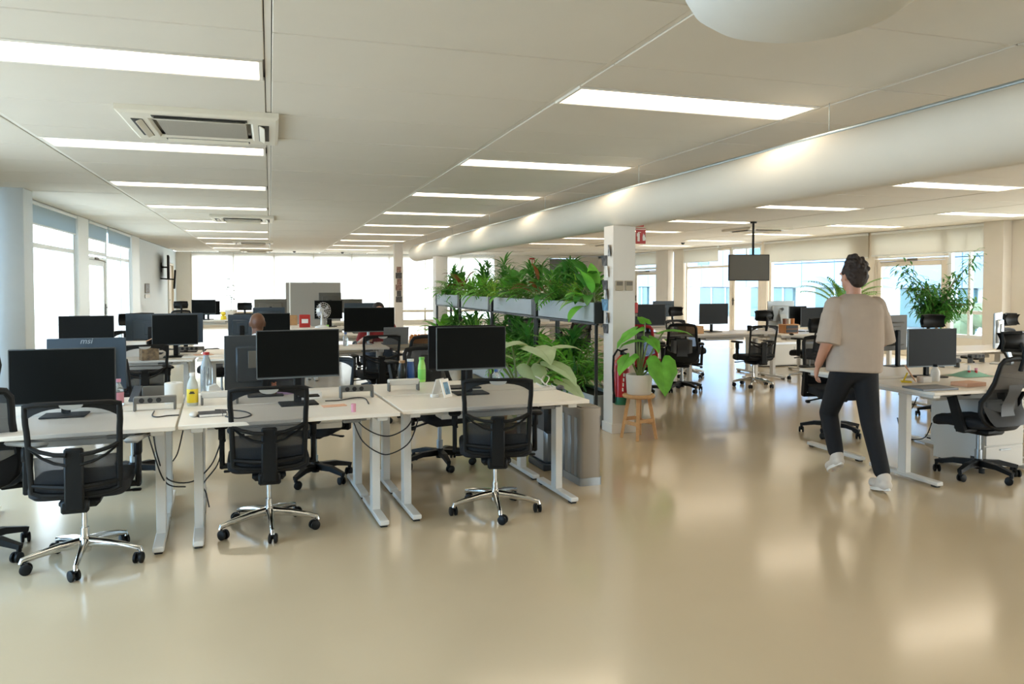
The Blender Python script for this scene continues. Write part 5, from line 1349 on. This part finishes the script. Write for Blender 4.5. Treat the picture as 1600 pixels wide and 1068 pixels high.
# fan
p = Vector((gy(503, 500, 15.0).x, 15.0, T)); t = thing('desk_fan', 'white desk fan standing among the mid-room monitors', 'fan', (p.x, p.y, T), .5)
b = MB(); b.lathe([(0, 0), (.13, 0), (.12, .025), (.03, .05), (.022, .20), (.03, .27), (0, .28)], 20); add('base', b, 'plastic_white', t)
b = MB(); b.tube([(0, .10, .32), (0, .0, .32)], [.06, .055], 14); add('motor', b, 'plastic_white', t)
b = MB()
for r_ in (.04, .08, .12, .155): b.tube([(r_*math.cos(2*PI*k/28), -.06+.0*r_, .32+r_*math.sin(2*PI*k/28)) for k in range(28)], .0035, 5, closed=True)
for k in range(20): a = 2*PI*k/20; b.tube([(.03*math.cos(a), -.07, .32+.03*math.sin(a)), (.155*math.cos(a), -.06, .32+.155*math.sin(a)), (.16*math.cos(a), -.02, .32+.16*math.sin(a))], .002, 4)
add('guard', b, 'plastic_white', t)
b = MB()
for k in range(4):
    a = k*PI/2+.3; b.grid(lambda u, v: ((.03+.11*u)*math.cos(a+.55*v), -.02-.03*v, .32+(.03+.11*u)*math.sin(a+.55*v)), 5, 4)
add('blades', b, 'fan_guard', t, fix=False)
p = gy(512, 491, 14.9); slab('sticky_note', 'lime sticky note at the right of the fan', 'note', 512, 500, (.05, .01, .05), 'plastic_lime', 0, .95)
bpy.data.objects['sticky_note'].location = (p.x, 14.97, T+.0)
# far things
p = gy(349, 495, 19.1); t = thing('desk_toy', 'yellow rounded desk toy left of the white pot', 'toy', (p.x, 19.1, T)); b = MB(); b.lathe([(0, 0), (.06, 0), (.07, .03), (.06, .09), (0, .10)], 16); add('base', b, 'plastic_yellow', t); b = MB(); b.ball((0, 0, .14), .055, 12, 8); add('head', b, 'plastic_yellow', t)
p = gy(476, 488, 15.2); t = thing('storage_box', 'small red box on the far desk left of the fan', 'box', (p.x, 15.2, T)); b = MB(); b.box((0, 0, .12), (.20, .15, .24), .004); add('box', b, 'sign_red', t); b = MB(); b.box((0, -.076, .12), (.12, .003, .08)); add('label', b, 'paper_white', t)
p = gy(455, 490, 16.2); slab('storage_box', 'orange-brown box on the far desk in front of the grey partition', 'box', 455, 500, (.22, .16, .2), 'card_kraft', .1); bpy.data.objects['storage_box.002'].location = (gy(455, 490, 16.05).x, 16.05, T)
# grey partition board with a white pole lamp
a, c = gy(446, 441, 21.5), gy(532, 441, 21.5)
t = thing('partition_board', 'grey standing partition board in front of the far window', 'partition', ((a.x+c.x)/2, 21.5, 0)); wd = c.x-a.x
b = MB(); b.box((0, 0, (a.z+.35)/2), (wd, .04, a.z-.35), .004); add('panel', b, 'board_grey', t)
for sx in (-1, 1): b = MB(); b.box((sx*(wd/2-.1), 0, .2), (.04, .04, .4)); b.box((sx*(wd/2-.1), 0, .015), (.05, .5, .03), .004); add('foot', b, 'board_edge', t)
p = gy(453, 470, 20.9); t = thing('floor_lamp', 'thin white pole lamp in front of the grey partition', 'lamp', (p.x, 20.9, 0)); b = MB(); b.cyl((0, 0, .02), (0, 0, 1.62), .018); add('pole', b, 'plastic_white', t); b = MB(); b.lathe([(0, 0), (.14, 0), (.13, .02), (0, .025)], 20); add('base', b, 'plastic_white', t)
# left wall: notice, screen on an arm
p = gx(230, 450, XL+.01); t = thing('wall_notice', 'small grey framed notice on the left wall', 'notice', (XL+.012, p.y, p.z)); b = MB(); b.box((0, 0, 0), (.02, .75, .26), .004); add('frame', b, 'panel_slot', t); b = MB(); b.box((.011, 0, 0), (.003, .68, .20)); add('sheet', b, 'photo_grey', t); b = MB(); b.box((.004, 0, -.22), (.012, .8, .10), .002); add('caption_strip', b, 'power_white', t)
p = gx(264, 410, XL+.22)
t = thing('wall_screen', 'dark flat screen seen edge-on on a bracket at the far left wall', 'screen', (XL+.20, min(p.y, 27.0), 2.1), .1)
b = MB(); b.box((0, 0, 0), (.06, 1.25, .72), .008); add('housing', b, 'monitor_shell', t); b = MB(); b.box((.032, 0, 0), (.004, 1.2, .67)); add('screen', b, 'screen_off', t); b = MB(); b.bar((-.03, 0, 0), (-.20, -.02, 0), .06, .05); b.box((-.195, -.02, 0), (.012, .2, .3), .003); add('wall_bracket', b, 'monitor_shell', t)
t = thing('wall_screen', 'second dark screen below the edge-on one, tilted, at the far left', 'screen', (XL+.40, 25.9, 1.72), .10); t.rotation_euler.y = .06; b = MB(); b.box((0, 0, 0), (.05, 1.0, .58), .008); add('housing', b, 'monitor_shell', t); b = MB(); b.box((.027, 0, 0), (.004, .95, .53)); add('screen', b, 'screen_off', t); b = MB(); b.bar((-.02, 0, 0), (-.42, .0, 0), .05, .04); add('wall_bracket', b, 'monitor_shell', t)
# hanging screen on the right
p = gy(1170, 418, 12.6); t = thing('hanging_screen', 'grey flat screen hanging from the ceiling on a pole before the right-hand windows', 'screen', (p.x, 12.6, p.z), -.28)
b = MB(); b.box((0, 0, 0), (.78, .045, .50), .006); add('housing', b, 'monitor_shell', t); b = MB(); b.box((0, -.0235, 0), (.75, .004, .47)); add('screen', b, 'monitor_rear_taupe', t)
b = MB(); b.cyl((.1, .06, 0), (.1, .06, CH-p.z), .022); b.box((.1, .04, 0), (.2, .04, .2), .005); b.lathe([(0, CH-p.z), (.07, CH-p.z), (.06, CH-p.z-.03), (0, CH-p.z-.03)], 16, (.1, .06, 0)); add('ceiling_pole', b, 'monitor_shell', t)
# column: prints, control panels, fire sign, call point, extinguisher
for k, (u, v, s_, lab) in enumerate([(953, 391, .12, 'topmost print on the near column side, grey'), (946, 407, .11, 'second print from the top on the near column, curled'), (950, 424, .12, 'third print down on the near column side, pale'), (947, 445, .10, 'fourth print down on the near column side'), (949, 459, .11, 'fifth print down on the near column side, peeling'), (947, 476, .12, 'sixth print down on the near column side, bluish'), (950, 496, .11, 'seventh print down on the near column side'), (948, 513, .10, 'lowest print on the near column side, dark')]):
    p = gx(u, v, 3.386); b = MB(); y = min(max(p.y, 7.32), 7.45)
    b.grid(lambda a, c_: (-.004-.03*(a**2 if k % 2 else (1-a)**2)*(.5+.5*c_), s_*.8*(a-.5), s_*(c_-.5)), 6, 4)
    solo('photo_print', b, ['photo_grey', 'photo_dark', 'paper_white', 'photo_dark', 'photo_grey', 'photo_blue', 'photo_grey', 'photo_dark'][k], lab, 'print', (3.388, y, p.z), .0, 'prints on the near column', fix=False)
for k, (u, lab) in enumerate(((967.5, 'left beige control panel on the near column'), (983, 'right beige control panel on the near column'))):
    p = gy(u, 446, 7.262); t = thing('control_panel', lab, 'control panel', (p.x, 7.262, p.z)); b = MB(); b.box((0, 0, 0), (.085, .018, .105), .004); add('cover', b, 'panel_beige', t); b = MB(); b.box((0, -.0095, .022), (.07, .003, .042)); add('display', b, 'panel_slot', t)
p = gy(1001, 367, 7.36); t = thing('fire_sign', 'red fire extinguisher flag sign on the near column under the duct', 'sign', (p.x, 7.36, p.z-.01))
b = MB(); b.box((0, 0, 0), (.115, .012, .165), .003); add('board', b, 'sign_red', t)
b = MB(); b.box((0, -.007, .070), (.115, .003, .007)); b.box((-.028, -.007, -.015), (.026, .003, .085), 0); b.box((-.028, -.007, .035), (.012, .003, .014)); b.box((-.012, -.007, .038), (.022, .003, .007)); b.box((-.044, -.007, .012), (.007, .003, .035))
b.poly([(.02, -.0085, -.05), (.05, -.0085, -.05), (.056, -.0085, -.02), (.044, -.0085, .0), (.046, -.0085, .022), (.034, -.0085, .005), (.028, -.0085, .030), (.018, -.0085, -.01)], [(0, 1, 2, 3, 4, 5, 6, 7)]); add('pictogram', b, 'label_white', t, smooth=False)
b = MB(); b.bar((-.05, 0, .07), (-.09, .03, .07), .012, .012); add('wall_fixing', b, 'rail_metal', t)
p = gy(1001, 357, 7.36)
t = thing('fire_sign', 'upper red flag sign edge tucked under the duct above the other one', 'sign', (p.x, 7.40, 2.205)); b = MB(); b.box((0, 0, -.01), (.115, .012, .05), .003); add('board', b, 'sign_red', t); b = MB(); b.bar((-.05, 0, 0), (-.09, .03, 0), .012, .012); add('wall_fixing', b, 'rail_metal', t)
p = gy(988, 481, 7.24); t = thing('call_point', 'small red alarm handle box on the near column', 'alarm', (3.648, 7.30, p.z), 0); b = MB(); b.box((.012, 0, 0), (.04, .07, .11), .008); add('housing', b, 'sign_red', t); b = MB(); b.box((.012, 0, -.075), (.035, .05, .03), .004); add('bracket', b, 'panel_slot', t)
p = gy(972, 630, 7.16); zb = gy(972, 631, 7.16).z
t = thing('fire_extinguisher', 'red fire extinguisher with green foot hanging on the near column', 'fire extinguisher', (p.x, 7.165, zb))
b = MB(); b.lathe([(0, .02), (.075, .02), (.08, .045), (.08, .40), (.07, .45), (.035, .49), (.02, .51), (0, .51)], 28); add('cylinder', b, 'ext_red', t)
b = MB(); b.lathe([(0, 0), (.077, 0), (.082, .01), (.082, .075), (.0805, .08), (0, .08)], 28); add('foot_ring', b, 'ext_green', t)
b = MB(); b.grid(lambda u, v: (.0815*math.sin((u-.5)*1.5), -.0815*math.cos((u-.5)*1.5), .13+.24*v), 10, 2); lb = add('label', b, 'ext_red', t, fix=False)
b = MB()
for k in range(7): b.X = Matrix.Rotation((-.35 if k < 4 else .25)+.05*k, 4, 'Z'); b.box((0, -.083, .16+.05*(k % 4)), (.014, .003, .035))
add('lettering', b, 'label_white', lb)
b = MB(); b.cyl((0, 0, .5), (0, 0, .55), .022); b.bar((0, .0, .55), (.0, -.11, .575), .022, .012); b.bar((0, .0, .535), (.0, -.09, .525), .02, .012); add('valve', b, 'black_plastic', t)
b = MB(); b.tube([(0, .0, .54), (-.06, -.02, .565), (-.105, -.02, .50), (-.112, -.02, .35), (-.105, -.02, .15), (-.10, -.02, .10)], .011, 8); b.cyl((-.10, -.02, .11), (-.10, -.02, .02), .014); add('hose', b, 'black_plastic', t)
b = MB(); b.box((0, .088, .30), (.10, .02, .05), .004); add('wall_bracket', b, 'panel_slot', t)
# photo strip on the far column
p = gy(623.5, 450, 22.39)
for k in range(6):
    q = gy(623.5+random.uniform(-.7, .7), 421+9.3*k, 22.39); b = MB(); b.box((0, 0, 0), (.13+.05*(k % 2), .006, .17), .001)
    solo('photo_print', b, ['photo_warm', 'photo_dark', 'photo_warm', 'photo_warm', 'photo_dark', 'photo_dark'][k], '%s photo in the column of snapshots on the far slim pillar' % ['topmost', 'second', 'third', 'fourth', 'fifth', 'lowest'][k], 'photo', (q.x, 22.392, q.z), 0, 'snapshots on the far pillar')
# waste bins
def bin_(m1='bin_taupe'):
    t = thing('waste_bin', 'x', 'waste bin')
    def ol(w_, d_, r_=.03):
        o = []
        for cx, cy, a0 in ((w_/2-r_, d_/2-r_, 0), (-w_/2+r_, d_/2-r_, 90), (-w_/2+r_, -d_/2+r_, 180), (w_/2-r_, -d_/2+r_, 270)):
            for k in range(6): a = math.radians(a0+18*k); o.append((cx+r_*math.cos(a), cy+r_*math.sin(a)))
        return o
    b = MB(); b.prism(ol(.175, .42), .49, 'z', (0, 0, .295)); add('body', b, m1, t)
    b = MB(); b.prism(ol(.19, .435), .06, 'z', (0, 0, .03)); add('plinth', b, 'bin_steel', t)
    b = MB(); b.prism(ol(.185, .43), .06, 'z', (0, 0, .568)); b.prism(ol(.15, .38), .012, 'z', (0, 0, .603)); add('lid', b, 'bin_taupe', t)
    b = MB(); b.box((-.088, -.12, .29), (.010, .05, .46), .004); b.box((-.088, .0, .29), (.010, .06, .46), .004); b.box((-.088, .13, .29), (.010, .06, .46), .004); add('side_trim', b, 'bin_steel', t)
    return t
o = bin_(); o.location = (2.345, 5.64, 0); o.rotation_euler.z = .04; o['label'] = 'tall grey-brown waste bin at the end of the front desks, nearer one'; o['group'] = 'waste bins'
t = thing('waste_bin', 'dark-fronted waste bin left of the grey-brown one, half hidden by the desk leg', 'waste bin', (2.235, 6.14, 0), .04, 'waste bins')
b = MB(); b.box((0, 0, .30), (.15, .34, .50), .03); add('body', b, 'bin_steel', t); b = MB(); b.box((0, -.02, .48), (.165, .36, .34), .03); add('hood', b, 'bin_dark', t); b = MB(); b.box((-.0, -.20, .53), (.11, .012, .10), .004); add('flap', b, 'unit_slot', t); b = MB(); b.box((0, 0, .03), (.18, .36, .06), .01); add('plinth', b, 'bin_dark', t)
# right-hand desk things
slab('laptop', 'closed dark grey laptop on the right-hand desk', 'laptop', 1453, 607, (.33, .22, .016), 'laptop_grey', -.05, T)
slab('notebook_stack', 'thick pale notebook lying right of the closed laptop', 'notebook', 1513, 602, (.22, .15, .030), 'peach', .1, T)
p = gz(1515, 587); b = MB(); b.grid(lambda u, v: (.34*(u-.5), .22*(v-.5), .05*math.sin(PI*u)*math.sin(PI*v)+.003), 10, 8); solo('cloth', b, 'mint', 'pale green cloth heap behind the thick notebook', 'cloth', (p.x, p.y, T))
p = gz(1422, 597); t = thing('phone_stand', 'tan phone leaning on a small stand left of the dark grey monitor', 'phone stand', (p.x, p.y, T), .9); b = MB(); b.box((0, 0, .075), (.085, .009, .15), .004, Matrix.Rotation(-.55, 3, 'X')); add('phone', b, 'peach', t); b = MB(); b.box((0, .03, .006), (.08, .08, .012), .003); b.bar((0, .05, .01), (0, .02, .08), .02, .01); add('stand', b, 'plastic_yellow', t)
slab('cup_box', 'small white box with a red stripe under the dark grey monitor', 'box', 1444, 597, (.09, .07, .05), 'plastic_white', 0)
t = thing('drawer_cabinet', 'white drawer pedestal under the right-hand desk behind the headrest chair', 'drawer unit', (5.75, 5.02, 0), 0)
b = MB(); b.box((0, 0, .33), (.42, .50, .56), .004); add('body', b, 'desk_metal', t)
for k in range(3):
    f = MB(); f.box((0, -.256, .14+.185*k), (.40, .014, .175), .003); d_ = add('drawer', f, 'desk_metal', t); f = MB(); f.box((0, -.268, .20+.185*k), (.12, .012, .012), .003); add('handle', f, 'silver', d_)
for sx in (-1, 1):
    for sy in (-1, 1): b = MB(); b.cyl((sx*.17, sy*.2, 0), (sx*.17, sy*.2, .05), .022); add('caster', b, 'rubber', t)
p = gz(1082, 521, .80); t = thing('wooden_box', 'open light wooden box on the raised desk behind the plant', 'box', (p.x, 10.45, .8002), .05)
b = MB(); b.box((0, 0, .006), (.32, .22, .012)); 
for sx in (-1, 1): b.box((sx*.154, 0, .06), (.012, .22, .12), .002)
for sy in (-1, 1): b.box((0, sy*.104, .06), (.296, .012, .12), .002)
add('box', b, 'wood_light', t)
p = gy(1229, 505, 10.95); t = thing('desk_organiser', 'dark wooden desk organiser with cups on top, by the windows', 'organiser', (p.x, 10.9, T), 0)
b = MB(); b.box((0, 0, .07), (.26, .18, .14), .004); add('body', b, 'wood_orange', t)
for k in range(2): f = MB(); f.box((0, -.094, .04+.065*k), (.23, .008, .055), .002); add('drawer', f, 'socket_black', t)
b = MB(); b.box((0, 0, .146), (.28, .19, .012), .002); add('top_board', b, 'wood_light', t)
for k, (dx, mm) in enumerate(((-.08, 'figure_brown'), (.0, 'power_white'), (.08, 'wood_orange'))):
    b = MB(); b.lathe([(0, 0), (.03, 0), (.033, .09), (.028, .09), (.026, .01), (0, .01)], 16); solo('pen_cup', b, mm, ['brown cup at the left on the dark organiser', 'white cup in the middle on the dark organiser', 'orange-brown cup at the right on the dark organiser'][k], 'cup', (p.x+dx, 10.9, T+.1525), 0, 'cups on the organiser')
p = gz(1243, 524); b = MB(); b.ball((0, 0, .016), (.03, .05, .018), 12, 8); solo('computer_mouse', b, 'monitor_shell', 'dark mouse on the desk with the organiser', 'mouse', (p.x, p.y+.1, T))
p = gz(1197, 520, .80); b = MB(); b.lathe([(0, 0), (.035, 0), (.04, .09), (.034, .09), (.03, .01), (0, .01)], 16); solo('cup', b, 'monitor_shell', 'black cup on the raised desk right of the mesh headrest chair', 'cup', (7.45, 10.75, .80))
# cables
def hang(label, pts): cable(label, pts, .0045, 'cable_black', 'cables hanging under the desks')
def zc(u, v, y): return gy(u, v, y)
hang('black cable hanging from the left desk edge to the floor bundle, outer one', [zc(231, 676, 4.95), zc(238, 700, 4.95), zc(252, 742, 5.0), zc(266, 758, 5.1), zc(290, 760, 5.15)])
hang('black cable hanging from the left desk edge, inner one', [zc(240, 681, 5.0), zc(246, 712, 5.0), zc(262, 748, 5.1), zc(300, 752, 5.15), zc(330, 726, 5.15), zc(345, 690, 5.15)])
hang('black cable looping between the two left desk legs', [zc(286, 672, 5.1), zc(278, 706, 5.1), zc(270, 720, 5.1)])
hang('black cable curving from the centre chair to the floor', [zc(348, 690, 5.2), zc(340, 725, 5.2), zc(318, 755, 5.2), zc(322, 770, 5.2), zc(327, 792, 5.2)])
hang('long black cable sagging under the centre desk, upper loop', [zc(556, 654, 5.1), zc(570, 668, 5.1), zc(592, 679, 5.1), zc(612, 680, 5.1), zc(635, 668, 5.15), zc(648, 648, 5.2)])
hang('long black cable sagging under the centre desk, lower loop', [zc(551, 655, 5.1), zc(566, 688, 5.1), zc(592, 707, 5.1), zc(612, 708, 5.1), zc(640, 690, 5.15), zc(655, 650, 5.2)])
hang('grey cable looping under the right-hand desk beside the person', [zc(1404, 614, 5.0), zc(1412, 632, 5.0), zc(1424, 638, 5.0), zc(1433, 620, 5.0)])
hang('grey cable trailing to the floor under the right-hand desk', [zc(1402, 652, 5.2), zc(1408, 672, 5.2), zc(1422, 685, 5.2), zc(1445, 683, 5.2), zc(1456, 660, 5.2)])
def lie(label, pts, m='cable_black', r=.004): cable(label, [gz(u, v, T+.005) for u, v in pts], r, m, 'cables lying on the desks')
lie('black cable lying on the far-left desk by the socket rail', [(241, 642), (238, 649), (246, 651), (262, 649), (280, 648)])
lie('black cable end lying on the centre desk near the glue stick', [(508, 626), (530, 625), (555, 621), (570, 622), (576, 630)])
lie('dark cable across the centre desk behind the mesh chair', [(336, 640), (352, 640), (380, 642), (392, 648), (372, 653), (352, 650)])
for k, (lab, pts) in enumerate((('white cable coil at the right end of the desk by the bins', [(833, 586), (845, 592), (852, 600), (858, 590), (852, 586), (846, 594), (856, 602), (866, 606)]), ('white cable lying over the keyboard mat', [(838, 598), (850, 604), (862, 602), (870, 606)]))): lie(lab, pts, 'cable_white', .0055)

t = thing('low_cabinet', 'low white cabinet on the floor behind the desk left of the walking person', 'cabinet', (9.6, 12.55, 0))
b = MB(); b.box((0, 0, .22), (1.5, .42, .40), .006); add('body', b, 'desk_metal', t)
for sx in (-1, 1): f = MB(); f.box((sx*.37, -.215, .22), (.72, .012, .37), .003); d_ = add('door', f, 'desk_metal', t); f = MB(); f.box((sx*.05, -.226, .33), (.012, .012, .09), .003); add('handle', f, 'silver', d_)
b = MB(); b.box((0, 0, .015), (1.42, .36, .03)); add('plinth', b, 'rubber', t)
p = gy(832, 405, 29.9); t = thing('exit_sign', 'tiny red sign on the far wall above the planter plants', 'sign', (p.x, 29.96, 2.5)); b = MB(); b.box((0, 0, 0), (.22, .02, .32), .003); add('board', b, 'sign_red', t); b = MB(); b.box((-.05, -.012, 0), (.06, .004, .2)); b.box((.05, -.012, .02), (.06, .004, .16)); add('pictogram', b, 'label_white', t)
